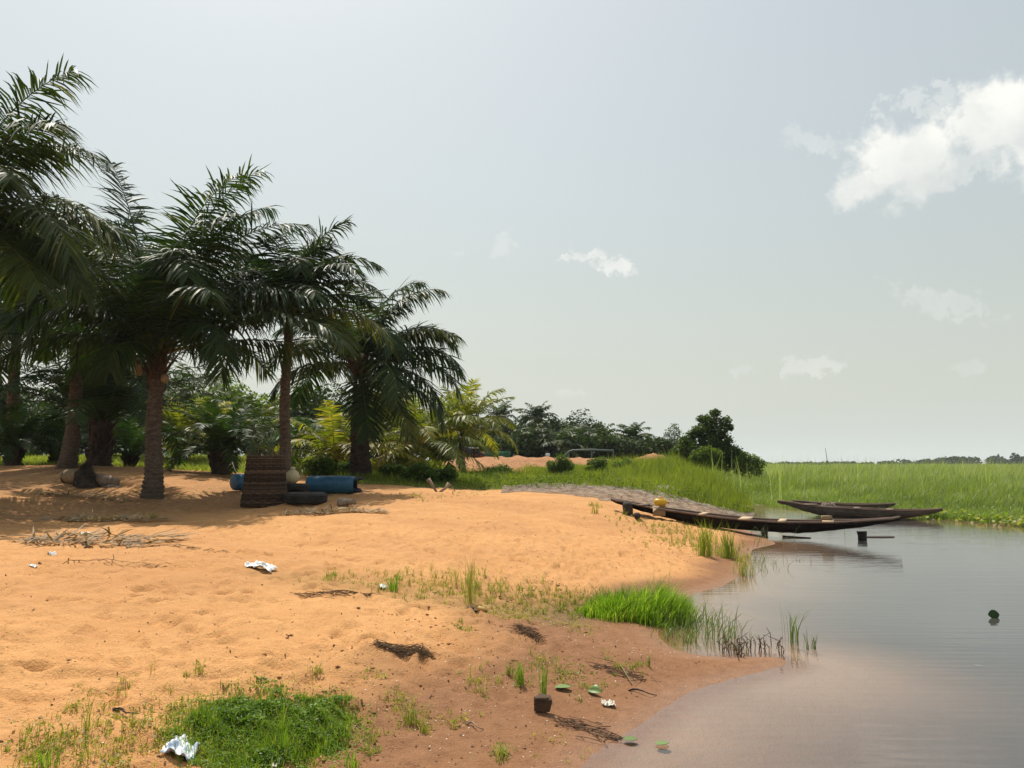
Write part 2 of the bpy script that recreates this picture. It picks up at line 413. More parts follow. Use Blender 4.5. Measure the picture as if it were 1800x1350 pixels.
M = {
    'ground': ground_mat(), 'water': water_mat(),
    'soil': mat('orange_soil', (0.27, 0.12, 0.045), (0.42, 0.21, 0.09), 3, .95, .8, 9, dist=.08),
    'palm': leafmat('palm_leaf', (0.008, 0.022, 0.007), (0.035, 0.066, 0.012), 0.48, 0.26, 0.22, (0.15, 0.145, 0.03)),
    'palm_olive': leafmat('palm_leaf_olive', (0.013, 0.03, 0.007), (0.055, 0.08, 0.014), 0.48, 0.28, 0.22, (0.2, 0.17, 0.035)),
    'palm_yellow': leafmat('palm_leaf_yellow', (0.06, 0.09, 0.012), (0.19, 0.2, 0.025), 0.45, 0.42, 0.3, (0.4, 0.29, 0.05)),
    'oil_palm': leafmat('oil_palm_leaf', (0.01, 0.028, 0.008), (0.045, 0.085, 0.02), 0.5, 0.26, 0.22),
    'dry': leafmat('dry_frond', (0.15, 0.10, 0.06), (0.42, 0.31, 0.19), 0.7, 0.1, 0.2),
    'darkdry': leafmat('dark_dry_debris', (0.07, 0.042, 0.025), (0.2, 0.125, 0.07), 0.85, 0.05, 0.1),
    'tree': leafmat('tree_leaf', (0.013, 0.028, 0.008), (0.045, 0.07, 0.017), 0.6, 0.28, 0.15),
    'tree_mid': leafmat('tree_leaf_mid', (0.022, 0.045, 0.01), (0.085, 0.125, 0.026), 0.55, 0.34, 0.2),
    'tree_light': leafmat('tree_leaf_light', (0.05, 0.09, 0.016), (0.15, 0.2, 0.035), 0.6, 0.4, 0.15),
    'tree_pale': leafmat('tree_leaf_pale', (0.06, 0.085, 0.045), (0.13, 0.16, 0.09), 0.5, 0.3, 0.4),
    'shrub': leafmat('shrub_leaf', (0.03, 0.065, 0.012), (0.1, 0.15, 0.028), 0.65, 0.35, 0.15),
    'grass': leafmat('meadow_grass', (0.075, 0.105, 0.014), (0.23, 0.26, 0.04), 0.5, 0.5, 0.35, (0.36, 0.32, 0.1)),
    'reed': leafmat('reed_leaf', (0.075, 0.12, 0.016), (0.22, 0.275, 0.055), 0.42, 0.48, 0.5, (0.36, 0.38, 0.22)),
    'bright': leafmat('bright_grass', (0.09, 0.17, 0.014), (0.22, 0.34, 0.035), 0.5, 0.5, 0.3, (0.4, 0.38, 0.12)),
    'mat': leafmat('creeper_leaf', (0.06, 0.125, 0.01), (0.17, 0.26, 0.025), 0.5, 0.4, 0.35, (0.34, 0.3, 0.08)),
    'weed': leafmat('weed_leaf', (0.09, 0.13, 0.02), (0.24, 0.26, 0.05), 0.5, 0.42, 0.35, (0.42, 0.31, 0.14)),
    'darkreed': leafmat('dark_water_weed', (0.05, 0.085, 0.03), (0.16, 0.21, 0.07), 0.5, 0.35, 0.4),
    'brownweed': leafmat('brown_water_weed', (0.05, 0.03, 0.018), (0.16, 0.10, 0.06), 0.7, 0.1, 0.2),
    'lily': leafmat('lily_leaf', (0.12, 0.2, 0.05), (0.3, 0.4, 0.14), 0.4, 0.2, 0.4),
    'bark': mat('palm_bark', (0.045, 0.033, 0.025), (0.16, 0.115, 0.082), 7, .9, .9, 22, (1, 1, 2.5), dist=.03),
    'bark_dark': mat('dark_bark', (0.025, 0.018, 0.013), (0.09, 0.062, 0.045), 7, .95, 1.0, 18, (1, 1, .6), dist=.04),
    'fibre': mat('palm_fibre', (0.04, 0.024, 0.014), (0.11, 0.06, 0.032), 12, .95, 1.0, 30, (1, 1, .3), dist=.03),
    'rachis': mat('frond_stem', (0.10, 0.10, 0.025), (0.19, 0.17, 0.05), 5, .5, .1),
    'rachis_dry': mat('dry_stem', (0.19, 0.13, 0.08), (0.33, 0.24, 0.15), 5, .8, .3),
    'canoe': mat('tarred_canoe_wood', (0.005, 0.0042, 0.0042), (0.017, 0.013, 0.012), 2.5, .8, .6, 14, (.4, 3, 3), dist=.012, spec=.15),
    'canoe_in': mat('weathered_canoe_inside', (0.09, 0.058, 0.042), (0.2, 0.135, 0.1), 2.5, .8, .6, 14, (.4, 3, 3), dist=.01),
    'canoe_old': mat('grey_brown_canoe_wood', (0.035, 0.027, 0.022), (0.12, 0.092, 0.072), 2.2, .75, .6, 14, (.4, 3, 3), dist=.012),
    'plank': mat('pale_plank', (0.42, 0.30, 0.18), (0.6, 0.46, 0.3), 4, .8, .4, 20, (.5, 4, 4)),
    'wood': mat('dark_post_wood', (0.016, 0.012, 0.01), (0.06, 0.045, 0.036), 5, .85, .8, 16, (2, 2, .5), dist=.02),
    'drift': mat('driftwood', (0.16, 0.115, 0.08), (0.34, 0.27, 0.2), 5, .85, .8, 20, (3, 1, 1), dist=.02),
    'twig': mat('woven_twig', (0.03, 0.018, 0.011), (0.12, 0.075, 0.046), 9, .85, .8, 30, dist=.01),
    'weave': leafmat('weave_twig', (0.018, 0.012, 0.009), (0.15, 0.1, 0.068), 0.8, 0.0, 0.1),
    'rubber': mat('tyre_rubber', (0.012, 0.012, 0.012), (0.035, 0.032, 0.029), 5, .75, .3, 20),
    'dust': mat('dusty_tyre_rubber', (0.07, 0.06, 0.05), (0.16, 0.13, 0.1), 6, .9, .3, 30),
    'blue': mat('faded_blue_plastic', (0.01, 0.055, 0.115), (0.028, 0.12, 0.2), 3, .45, .15, 10),
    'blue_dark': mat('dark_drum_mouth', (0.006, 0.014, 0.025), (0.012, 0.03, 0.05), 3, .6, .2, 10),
    'cream': mat('cream_plastic', (0.44, 0.36, 0.2), (0.58, 0.49, 0.3), 4, .5, .15, 10),
    'tan': mat('tan_plastic', (0.17, 0.115, 0.055), (0.30, 0.21, 0.11), 4, .6, .3, 10),
    'yellow': mat('yellow_plastic', (0.62, 0.33, 0.012), (0.78, 0.46, 0.03), 3, .4, .1, 10),
    'white': mat('white_plastic', (0.62, 0.63, 0.62), (0.82, 0.83, 0.8), 9, .45, .3, 30),
    'bluewhite': mat('printed_sachet_plastic', (0.35, 0.45, 0.62), (0.82, 0.84, 0.86), 24, .3, .3, 40, sharp=.12),
    'net': net_mat('grey_fishing_net', (0.13, 0.1, 0.078), (0.37, 0.31, 0.25), 0.6),
    'net_dark': net_mat('dark_fishing_net', (0.03, 0.027, 0.024), (0.09, 0.075, 0.062), 0.95),
    'net_white': net_mat('pale_fishing_net', (0.42, 0.39, 0.33), (0.62, 0.58, 0.5), 0.95),
    'black': mat('black_plastic_sheet', (0.012, 0.012, 0.014), (0.03, 0.03, 0.032), 4, .5, .3, 12),
    'mudbrick': mat('charred_brown_block', (0.035, 0.02, 0.012), (0.12, 0.07, 0.04), 9, .9, 1, 30, dist=.01),
    'shoe_y': mat('yellow_brown_leather', (0.35, 0.2, 0.05), (0.5, 0.3, 0.09), 14, .6, .4, 40),
    'green_paint': mat('green_painted_metal', (0.012, 0.085, 0.035), (0.02, 0.12, 0.05), 3, .5, .2, 12),
    'orange_paint': mat('orange_painted_metal', (0.5, 0.11, 0.02), (0.62, 0.17, 0.035), 4, .5, .2, 12),
    'pale_metal': mat('pale_roof_metal', (0.4, 0.46, 0.46), (0.55, 0.6, 0.6), 4, .5, .2, 12),
    'glass': mat('dark_cab_glass', (0.02, 0.03, 0.035), (0.04, 0.05, 0.055), 2, .15, .02, 5),
    'pipe': mat('grey_green_pipe', (0.08, 0.1, 0.09), (0.14, 0.16, 0.14), 3, .6, .2, 8),
    'shirt': mat('white_shirt_cloth', (0.6, 0.62, 0.66), (0.75, 0.76, 0.78), 8, .8, .2, 30),
    'skin': mat('skin', (0.05, 0.028, 0.018), (0.07, 0.04, 0.026), 8, .6, .1, 30),
    'trousers': mat('dark_cloth', (0.02, 0.025, 0.05), (0.03, 0.035, 0.07), 8, .8, .2, 30),
    'clod': mat('damp_soil_clod', (0.17, 0.08, 0.036), (0.36, 0.18, 0.085), 8, .95, .4, 60),
    'shell': mat('bleached_shell', (0.55, 0.5, 0.42), (0.75, 0.7, 0.6), 20, .6, .3, 40),
}

# ------------------------------------------------------------------ terrain
shore_px = [(1020, 1350), (1062, 1310), (1118, 1280), (1165, 1246), (1215, 1215), (1285, 1194), (1350, 1178), (1395, 1164), (1362, 1154), (1290, 1156), (1225, 1152),
            (1178, 1138), (1155, 1116), (1172, 1092), (1200, 1066), (1222, 1043), (1268, 1032), (1302, 1012), (1318, 988), (1322, 966), (1366, 956), (1340, 942), (1300, 927), (1282, 915),
            (1322, 905), (1312, 896), (1330, 887), (1372, 893), (1430, 899), (1500, 905), (1580, 908), (1650, 913), (1720, 918), (1800, 925)]
shore = [tuple(g0(*p)[:2]) for p in shore_px]
poly = np.array([(-6.0, -30.0), (-2.6, -4.0), (-0.9, 1.2), (0.0, 3.2)] + shore + [(20, 20.0), (40, 18.0), (90, 10.0), (90, -30.0)])


def signed(X, Y):                # distance to the waterline, positive on land
    X = np.asarray(X, float); Y = np.asarray(Y, float)
    best = np.full(X.shape, 1e9); inside = np.zeros(X.shape, bool)
    for (x0, y0), (x1, y1) in zip(poly, np.roll(poly, -1, 0)):
        dx, dy = x1 - x0, y1 - y0
        t = np.clip(((X - x0) * dx + (Y - y0) * dy) / (dx * dx + dy * dy), 0, 1)
        best = np.minimum(best, (X - x0 - t * dx) ** 2 + (Y - y0 - t * dy) ** 2)
        c = ((y0 > Y) != (y1 > Y)) & (X < (x1 - x0) * (Y - y0) / (y1 - y0 + 1e-12) + x0)
        inside ^= c
    d = np.sqrt(best)
    return np.where(inside, -d, d)


def marsh_w(X, Y):
    xb = np.interp(Y, [10, 22, 26, 30, 50, 100, 1500], [30, 11.5, 9.0, 8.6, 12.0, 20, 300])
    return sstep(-2.0, 2.0, X - xb)


ctrl = [(268, 878, 20.5), (465, 889, 19.0), (540, 889, 18.4), (632, 839, 30), (118, 822, 27), (175, 818, 29.5), (385, 833, 27), (590, 867, 21), (20, 817, 31), (150, 847, 21.5),
        (860, 868, 24), (1000, 864, 24.5), (720, 860, 25), (60, 905, 17), (300, 806, 50), (850, 832, 44), (500, 813, 45), (80, 806, 46), (1110, 858, 28), (1280, 891, 27), (1070, 880, 21.5),
        (1200, 893, 23), (1104, 911, 19.2), (1000, 852, 30), (980, 836, 38), (200, 950, 12.5), (560, 935, 13.5), (780, 925, 15.0), (-200, 870, 21), (-200, 815, 32), (1100, 828, 44)]
cp = np.array([at(*c) for c in ctrl])
csig = np.where(cp[:, 1] > 36, 9.0, 3.4)


def base_h(X, Y, d):
    mw = marsh_w(X, Y)
    A = 0.9 * (1 - mw) + 0.10 * mw
    dd = np.maximum(d, 0)
    z = A * (1 - np.exp(-(dd / 4.0) ** 1.25))
    z = z + 0.75 * sstep(28, 62, Y) * (1 - mw)
    return z


_cd = signed(cp[:, 0], cp[:, 1])
_K = np.exp(-((cp[:, None, 0] - cp[None, :, 0]) ** 2 + (cp[:, None, 1] - cp[None, :, 1]) ** 2) / (2 * csig[None, :] ** 2))
_w = np.linalg.solve(_K + 0.12 * np.eye(len(cp)), cp[:, 2] - base_h(cp[:, 0], cp[:, 1], _cd))


def graded(lo, hi, fn):
    out = [lo]
    while out[-1] < hi: out.append(out[-1] + fn(out[-1]))
    return np.array(out)


ys = np.concatenate([np.linspace(-30, 2.2, 22)[:-1], graded(2.2, 1800, lambda v: max(0.02, 0.0085 * v) if v < 60 else 0.02 * v)])
xp = graded(0, 1500, lambda v: 0.03 if v < 3 else 0.03 + 0.012 * (v - 3))
xs = np.concatenate([-xp[:0:-1], xp])
GX, GY = np.meshgrid(xs, ys)
D = signed(GX, GY)
Ds = D.copy()
for _ in range(5):
    P_ = np.pad(Ds, 1, mode='edge'); Ds = 0.5 * Ds + 0.125 * (P_[1:-1, 2:] + P_[1:-1, :-2] + P_[2:, 1:-1] + P_[:-2, 1:-1])
Z = base_h(GX, GY, Ds)
cor = np.zeros_like(Z)
for (x, y, _), s, w in zip(cp, csig, _w):
    cor += w * np.exp(-((GX - x) ** 2 + (GY - y) ** 2) / (2 * s * s))
Z += np.clip(cor, -0.7, 0.9) * sstep(0.3, 3.0, Ds) * (1 - 0.8 * marsh_w(GX, GY))
# a shallow grassy gully runs up from the bright clump
gl_a = g0(1180, 1075, 0.1)[:2]; gl_b = np.array(g0(560, 1020, 0.45)[:2])
t_ = np.clip(((GX - gl_a[0]) * (gl_b[0] - gl_a[0]) + (GY - gl_a[1]) * (gl_b[1] - gl_a[1])) / ((gl_b - gl_a) @ (gl_b - gl_a)), 0, 1)
gd = np.hypot(GX - gl_a[0] - t_ * (gl_b[0] - gl_a[0]), GY - gl_a[1] - t_ * (gl_b[1] - gl_a[1]))
gully = np.exp(-(gd / 0.7) ** 2) * (1 - 0.6 * t_)
Z -= 0.14 * gully * sstep(0.2, 1.5, Ds)
land = sstep(0.05, 0.9, Ds); near = 1 - sstep(14, 40, GY)
dryw = sstep(0.7, 2.2, Ds + 0.5 * perlin(GX * .9, GY * .9, 4))
Z += land * (0.06 * perlin(GX * .45, GY * .45, 1) + dryw * 0.06 * perlin(GX * 1.6, GY * 1.6, 2))
rough = land * near * (.55 + .8 * sstep(-.25, .35, perlin(GX * .33, GY * .33, 33) + .4 * perlin(GX * .9, GY * .9, 34)))
Z += rough * ((.35 + .65 * dryw) * (0.05 * np.abs(perlin(GX * 3.1, GY * 4.2, 3)) + 0.026 * perlin(GX * 6.5, GY * 8.5, 5)) + 0.017 * perlin(GX * 13, GY * 16, 6))
crumb = np.exp(-((Ds - 1.7) / 0.9) ** 2) * near          # crumbly trampled belt above the wet sand
Z += crumb * (0.05 * np.maximum(perlin(GX * 4.5, GY * 5.5, 8), -.1) - 0.035 * sstep(.2, .36, perlin(GX * 7, GY * 9, 9)) + .016 * perlin(GX * 21, GY * 21, 10))
fr_ = np.random.default_rng(8)
for _ in range(1150):                                     # footprints
    x = fr_.uniform(-9, 3.5); y = fr_.uniform(3.2, 16)
    i0, i1 = np.searchsorted(xs, (x - .3, x + .3)); j0, j1 = np.searchsorted(ys, (y - .3, y + .3))
    if i1 <= i0 or j1 <= j0: continue
    sx = GX[j0:j1, i0:i1] - x; sy = GY[j0:j1, i0:i1] - y
    a = fr_.normal(0.9, .7); u = sx * math.cos(a) + sy * math.sin(a); v = -sx * math.sin(a) + sy * math.cos(a)
    fs_ = fr_.uniform(.65, 1.3); r = (u / (.125 * fs_)) ** 2 + (v / (.052 * fs_)) ** 2
    Z[j0:j1, i0:i1] += fr_.uniform(.3, 1.3) * (-0.046 * np.exp(-r ** 1.5) + 0.02 * np.exp(-((np.sqrt(r) - 1.35) / .35) ** 2)) * sstep(.9, 1.8, Ds[j0:j1, i0:i1])
dep = np.maximum(-Ds, 0)
Z = np.where(Ds < 0, -0.08 * dep - 0.02 * np.minimum(dep, .5), Z)
Z = np.maximum(Z, -1.6)
Z = np.where(GY > 200, np.minimum(Z, np.interp(GX, [-400, 0, 60], [2.2, 1.7, .1])), Z)


def hgt(x, y):
    x = np.asarray(x, float); y = np.asarray(y, float)
    i = np.clip(np.searchsorted(xs, x) - 1, 0, len(xs) - 2); j = np.clip(np.searchsorted(ys, y) - 1, 0, len(ys) - 2)
    u = np.clip((x - xs[i]) / (xs[i + 1] - xs[i]), 0, 1); v = np.clip((y - ys[j]) / (ys[j + 1] - ys[j]), 0, 1)
    return (Z[j, i] * (1 - u) + Z[j, i + 1] * u) * (1 - v) + (Z[j + 1, i] * (1 - u) + Z[j + 1, i + 1] * u) * v


def on(px, Y):                   # on the ground at depth Y, in the column px
    x = (px - 900) / F * Y / 1.0
    x = at(px, 850, Y)[0]
    return np.array((x, Y, float(hgt(x, Y))))


def hit(px, py):                 # where the view ray through (px, py) meets the ground or the water
    d = ray(px, py); t = np.geomspace(2.0, 900, 6000)
    P = np.array((0, 0, CAMZ)) + d * t[:, None]
    g = np.maximum(hgt(P[:, 0], P[:, 1]), 0)
    k = np.argmax(P[:, 2] < g)
    if P[k, 2] >= g[k]: k = len(t) - 1
    return np.array((P[k, 0], P[k, 1], g[k]))


def veg_mask(X, Y, d):
    mw = marsh_w(X, Y)
    edge = 25.6 + 1.4 * perlin(X * .5, Y * .5, 12)
    meadow = sstep(0, 1.2, Y - edge) * sstep(-7.5, -5.5, X + 0.6 * perlin(X * .3, Y * .3, 2))
    lawn = sstep(31.0, 33.5, Y + 2.5 * perlin(X * .35, Y * .35, 7)) * (X < -4)
    bare = sstep(-4.6, -3.6, X) * (1 - sstep(.4, 1.6, X + .6 * perlin(X, Y * .5, 3))) * sstep(38.5, 41, Y)      # the bare strip before the soil heap
    meadow = meadow * (1 - .93 * bare)
    reed = mw
    return np.maximum(np.maximum(meadow, lawn), reed) * sstep(-.15, .05, d)


def wet_of(d, X, Y):
    k = 1 - sstep(7.5, 11.5, Y)              # the brown damp belt is wider near the picture's bottom
    return 1 - sstep(0.25 + .75 * k, 1.0 + 1.25 * k, d + 0.4 * perlin(X * .9, Y * .9, 21) + .16 * perlin(X * 3, Y * 3, 22))


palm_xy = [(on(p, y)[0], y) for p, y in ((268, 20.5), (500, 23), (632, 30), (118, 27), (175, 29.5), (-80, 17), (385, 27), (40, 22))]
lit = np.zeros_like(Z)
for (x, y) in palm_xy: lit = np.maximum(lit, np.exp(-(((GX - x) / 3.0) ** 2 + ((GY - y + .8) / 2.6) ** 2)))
veg = veg_mask(GX, GY, D)
patch = np.maximum(gully * .55 * sstep(.3, 1, D), 0)
i_ = np.arange(len(ys) - 1)[:, None] * len(xs); j_ = np.arange(len(xs) - 1)[None, :]
Q_ = np.stack([i_ + j_, i_ + j_ + 1, i_ + len(xs) + j_ + 1, i_ + len(xs) + j_], -1).reshape(-1, 4)
gm = new_mesh('ground', np.stack([GX, GY, Z], -1).reshape(-1, 3), [Q_], True, {
    'wet': np.clip(wet_of(D, GX, GY), 0, 1).ravel(), 'damp': (1 - sstep(0.0, 0.35, D)).ravel(), 'veg': np.clip(veg + patch, 0, 1).ravel(),
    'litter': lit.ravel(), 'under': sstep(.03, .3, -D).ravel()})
add('ground', gm, M['ground'], kind='structure')

wx = np.concatenate([np.linspace(-6, 14, 240), np.linspace(14.4, 90, 60)]); wy = np.concatenate([np.linspace(-30, 2.5, 20), np.linspace(2.6, 36, 320)])
WX, WY = np.meshgrid(wx, wy)
wd = np.maximum(-signed(WX, WY), 0)
i_ = np.arange(len(wy) - 1)[:, None] * len(wx); j_ = np.arange(len(wx) - 1)[None, :]
Q_ = np.stack([i_ + j_, i_ + j_ + 1, i_ + len(wx) + j_ + 1, i_ + len(wx) + j_], -1).reshape(-1, 4)
wm = new_mesh('water', np.stack([WX, WY, np.zeros_like(WX)], -1).reshape(-1, 3), [Q_], True, {'mud': (0.03 + 0.93 * (1 - np.exp(-(wd / 1.7) ** 2))).ravel()})
add('water', wm, M['water'], kind='structure')


def soil_mound(label, pxs, tops, Y, wid, seed):
    b = Buf(); n = 70; k = 22
    X = np.array([at(p, 800, Y)[0] for p in pxs]); T = np.array([at(p, t, Y)[2] for p, t in zip(pxs, tops)])
    u = np.linspace(X[0], X[-1], n); top = np.interp(u, X, T)
    v = np.linspace(-1, 1, k)
    UU, VV = np.meshgrid(u, v)
    TT = np.broadcast_to(top, UU.shape) + .16 * perlin(UU * 1.1, VV * 2, seed)
    gz = hgt(UU, Y + VV * wid)
    prof = np.maximum(0, 1 - np.abs(VV) ** 1.3)
    ZZ = gz - .15 + (TT - gz + .15) * prof + .10 * perlin(UU * 2.3, VV * wid * 2.3, seed + 1) * prof + .05 * perlin(UU * 6, VV * wid * 6, seed + 2) * prof
    V = np.stack([UU, Y + VV * wid + .25 * perlin(UU, VV * 3, seed + 3), ZZ], -1).reshape(-1, 3)
    i = np.arange(k - 1)[:, None] * n; j = np.arange(n - 1)[None, :]
    Qm = np.stack([i + j, i + j + 1, i + n + j + 1, i + n + j], -1).reshape(-1, 4)
    o = add('soil_mound', new_mesh('soil_mound', V, [Qm], True), M['soil'])
    return tag(o, label, 'soil mound')


soil_mound('long orange heap of bare dug soil in front of the distant grove', [760, 800, 850, 900, 950, 1000, 1060, 1110], [822, 806, 803, 803, 804, 804, 806, 815], 52, 4.5, 31)
soil_mound('small rounded orange soil heap left of the big leafy tree', [1105, 1125, 1148, 1165, 1185], [812, 803, 797, 799, 812], 54, 2.5, 41)


# ------------------------------------------------------------------ palms
def frond(L, elev, droop, nleaf, ll, hang=0.8, wid=0.04, start=0.14, ruffle=0.16, side=0.0, rg=None, pw=1.75, tip=0.35, tint=0.5, rr=0.03, seg=3, mess=.05):
    """one feather leaf pointing to +X in its own frame (Z up): curved midrib with leaflets on both sides"""
    rg = rg or rng
    n = 22; s = np.linspace(0, 1, n)
    ang = elev - droop * s ** pw
    yaw = side * s ** 1.5
    T = np.stack([np.cos(ang) * np.cos(yaw), np.cos(ang) * np.sin(yaw), np.sin(ang)], -1)
    P = np.concatenate([[np.zeros(3)], np.cumsum((T[1:] + T[:-1]) / 2 * (L / (n - 1)), 0)])
    b = Buf()
    b.put(*tube(P, rr * (1 - .88 * s) * (1 + 1.6 * np.exp(-s * 14)), 5), tint=min(1.0, tint + .3))
    t = np.linspace(start, 0.995, nleaf)
    t = np.concatenate([t, t + .3 / nleaf]); sg = np.concatenate([np.ones(nleaf), -np.ones(nleaf)])
    m = len(t); t = np.clip(t + rg.normal(0, .15 / nleaf, m), 0, 1)
    keep = rg.uniform(size=m) > .04
    t = t[keep]; sg = sg[keep]; m = len(t)
    p = np.stack([np.interp(t, s, P[:, k]) for k in range(3)], -1); tg = np.stack([np.interp(t, s, T[:, k]) for k in range(3)], -1)
    tg /= np.linalg.norm(tg, axis=1)[:, None]
    sd = np.cross(tg, np.array((0, 0, 1.0))); sd /= np.linalg.norm(sd, axis=1)[:, None] + 1e-6
    upv = np.cross(sd, tg)
    u = (t - start) / (1 - start)
    clump = 1 + .18 * np.sin(t * rg.uniform(30, 60) + sg * rg.uniform(0, 6)) 
    length = clump * ll * (0.55 + 0.45 * np.sin(np.clip(u * 1.9, 0, math.pi / 2))) * (1 - (1 - tip) * u ** 2.2) * rg.normal(1, .08, m)
    fw = 0.12 + 0.95 * u ** 1.8
    d0 = sd * sg[:, None] + tg * fw[:, None] + upv * (0.12 + rg.normal(0, ruffle, m))[:, None] + rg.normal(0, mess, (m, 3))
    d0 /= np.linalg.norm(d0, axis=1)[:, None]
    hg = np.clip(hang * rg.normal(1, .35, m) * (1.15 - .3 * clump) * (.16 + 1.1 * np.sqrt(np.maximum(0, 1 - tg[:, 2] ** 2)) + .5 * np.maximum(0, -tg[:, 2])), 0, 3)
    down = np.array((0, 0, -1.0)); wind = np.array((0.0, 0, 0))
    rows = []; c = p.copy(); d = d0
    wv = tg - d0 * np.sum(tg * d0, 1)[:, None]; wv /= np.linalg.norm(wv, axis=1)[:, None] + 1e-6
    tws = rg.normal(0, .35, m)[:, None]
    wv = wv * np.cos(tws) + np.cross(d0, wv) * np.sin(tws)
    prof = [0.55, 1.0, 0.75, 0.0] if seg == 3 else [0.7, 0.9, 0]
    for k in range(seg + 1):
        if k:
            d = d0 + down * (hg * (k / seg) ** 1.1)[:, None]; d /= np.linalg.norm(d, axis=1)[:, None]
            c = c + d * (length / seg)[:, None]
        if k < seg:
            w_ = wv * (wid * prof[k] / 2); rows += [c - w_, c + w_]
        else: rows.append(c)
    q = len(rows); V = np.stack(rows, 1).reshape(-1, 3); base = np.arange(m)[:, None] * q
    fs = [np.concatenate([base + np.array([2 * k, 2 * k + 1, 2 * k + 3, 2 * k + 2])[None] for k in range(seg - 1)]), base + np.array([2 * seg - 2, 2 * seg - 1, 2 * seg])[None]]
    b.put(V, fs, np.repeat(np.clip(tint - .15 + rg.normal(0, .16, m) + .12 * u, 0, 1), q))
    return b


def trunk_mesh(P0, P1, r, bend, flare=1.5, rings=40, n=14):
    k = rings * 3 + 1; s = np.linspace(0, 1, k)
    P = P0[None] * (1 - s)[:, None] + P1[None] * s[:, None]
    P[:, 0] += bend * np.sin(s * math.pi) + .03 * np.sin(s * 9)
    rad = r * (1 - .25 * s) * (1 + (flare - 1) * np.exp(-s * 9)) * (1 + .085 * np.where(np.arange(k) % 3 == 0, -1, .5)) * (1 + .05 * perlin(s * 23, s * 0 + .3, 3))
    V, fs = tube(P, rad, n)
    V = V + .012 * rng.normal(size=V.shape) * (r / .25)
    return new_mesh('trunk', V, fs, True)


def palm(label, base, crown, r, n, L, group, mtl='palm', nleaf=64, ll=0.95, wid=0.045, extra=(), seed=1, bend=0.0, emin=-25, emax=82, hang=.9, droop=(70, 128), trunk='bark', flare=1.5,
         name='coconut_palm', fibre=True, cat='palm tree', wind=0.15, tint=.35, yellow_low=None, seg=3, nuts=0, azs=None):
    rg = np.random.default_rng(seed)
    base = np.asarray(base, float); crown = np.asarray(crown, float)
    root = thing(name, label, cat, base, group)
    c = crown - base
    add('trunk', trunk_mesh(np.array((0, 0, -.12)), c, r, bend, flare, max(8, int(c[2] / .11))), M[trunk], root)
    if fibre:
        b = Buf()
        for k in range(18):
            a = rg.uniform(0, 6.28); e = rg.uniform(.5, 1.25); l = rg.uniform(.4, .95)
            o = c + np.array((math.cos(a) * r * .7, math.sin(a) * r * .7, rg.uniform(-.75, .05)))
            dr = np.array((math.cos(a) * math.cos(e), math.sin(a) * math.cos(e), math.sin(e)))
            b.put(*tube([o, o + dr * l * .5, o + dr * l + np.array((0, 0, -.05))], [r * .22, r * .17, r * .08], 6))
        V, f = tube([c + (0, 0, -.9), c + (0, 0, -.4), c + (0, 0, .1), c + (0, 0, .5)], [r * .76, r * .9, r * .85, r * .3], 10)
        b.put(V + .05 * rg.normal(size=V.shape), f)
        add('crown_fibre', b.mesh('crown_fibre'), M['fibre'], root)
    for k in range(nuts):
        a = rg.uniform(0, 6.28)
        V, f = lathe([(0.001, -.13), (.07, -.11), (.11, -.03), (.105, .05), (.05, .12), (.001, .14)], 9)
        add('coconut', new_mesh('coconut', V, f, True), M['tan'], root, c + np.array((math.cos(a) * (r + .22), math.sin(a) * (r + .22), rg.uniform(-.75, -.35))))
    specs = []
    for k in range(n):
        az = k * 2.39996 + rg.normal(0, .25); q = (k + .5) / n
        el = R(emax + (emin - emax) * q ** .9 + rg.normal(0, 5))
        specs.append((az, el, L * rg.uniform(.86, 1.06) * (.78 + .22 * min(1, q * 2.5)), R(rg.uniform(*droop)) * (.55 + .45 * q), None))
    for (az, el, Lf, dr) in extra: specs.append((R(az), R(el), Lf, R(dr), 1))
    for (az, el, Lf, dr, ex) in specs:
        sd = wind * -math.sin(az) * rg.uniform(.4, 1.6)        # the breeze pushes every leaf towards +X
        low = el < R(12)
        tn = tint + rg.normal(0, .1) + (.22 if low and rg.uniform() < .5 else 0)
        fb = frond(Lf, el, dr, nleaf, ll * rg.uniform(.9, 1.1), hang * rg.uniform(.75, 1.25) * .85, wid, rg=rg, side=sd, tint=tn, rr=.018 + .006 * Lf / 2, seg=seg)
        mm = M[mtl]
        o = add('frond', fb.mesh('frond'), mm, root, c + np.array((math.cos(az) * r * .5, math.sin(az) * r * .5, .1 * math.sin(el))))
        o.rotation_euler = (0, 0, az)
    return root


G1 = 'coconut palms standing on the sand'
P = on(268, 20.5)
palm('big full coconut palm with ringed flared trunk left of the woven basket', P, at(277, 622, 20.7), .225, 12, 4.8, G1, seed=4, nleaf=98, ll=1.65, wid=.052, nuts=3, emin=34, hang=1.3, droop=(70, 115),
     extra=[(168, 80, 5.7, 20), (12, 84, 5.9, 50), (-25, 86, 5.6, 72), (0, 72, 5.8, 86), (40, 80, 5.7, 60), (-5, 46, 4.8, 80), (-38, 36, 4.0, 150), (-110, 20, 2.0, 125), (-10, 28, 5.5, 72), (14, 16, 5.2, 55), (182, 56, 4.6, 125),
            (192, 22, 4.2, 85), (65, 66, 5.0, 110), (115, 72, 5.2, 90), (200, 76, 5.2, 80), (-60, 70, 4.6, 135), (-140, 48, 3.8, 140), (150, 30, 4.2, 95)], wind=.2, tint=.42)
P = on(498, 23.0)
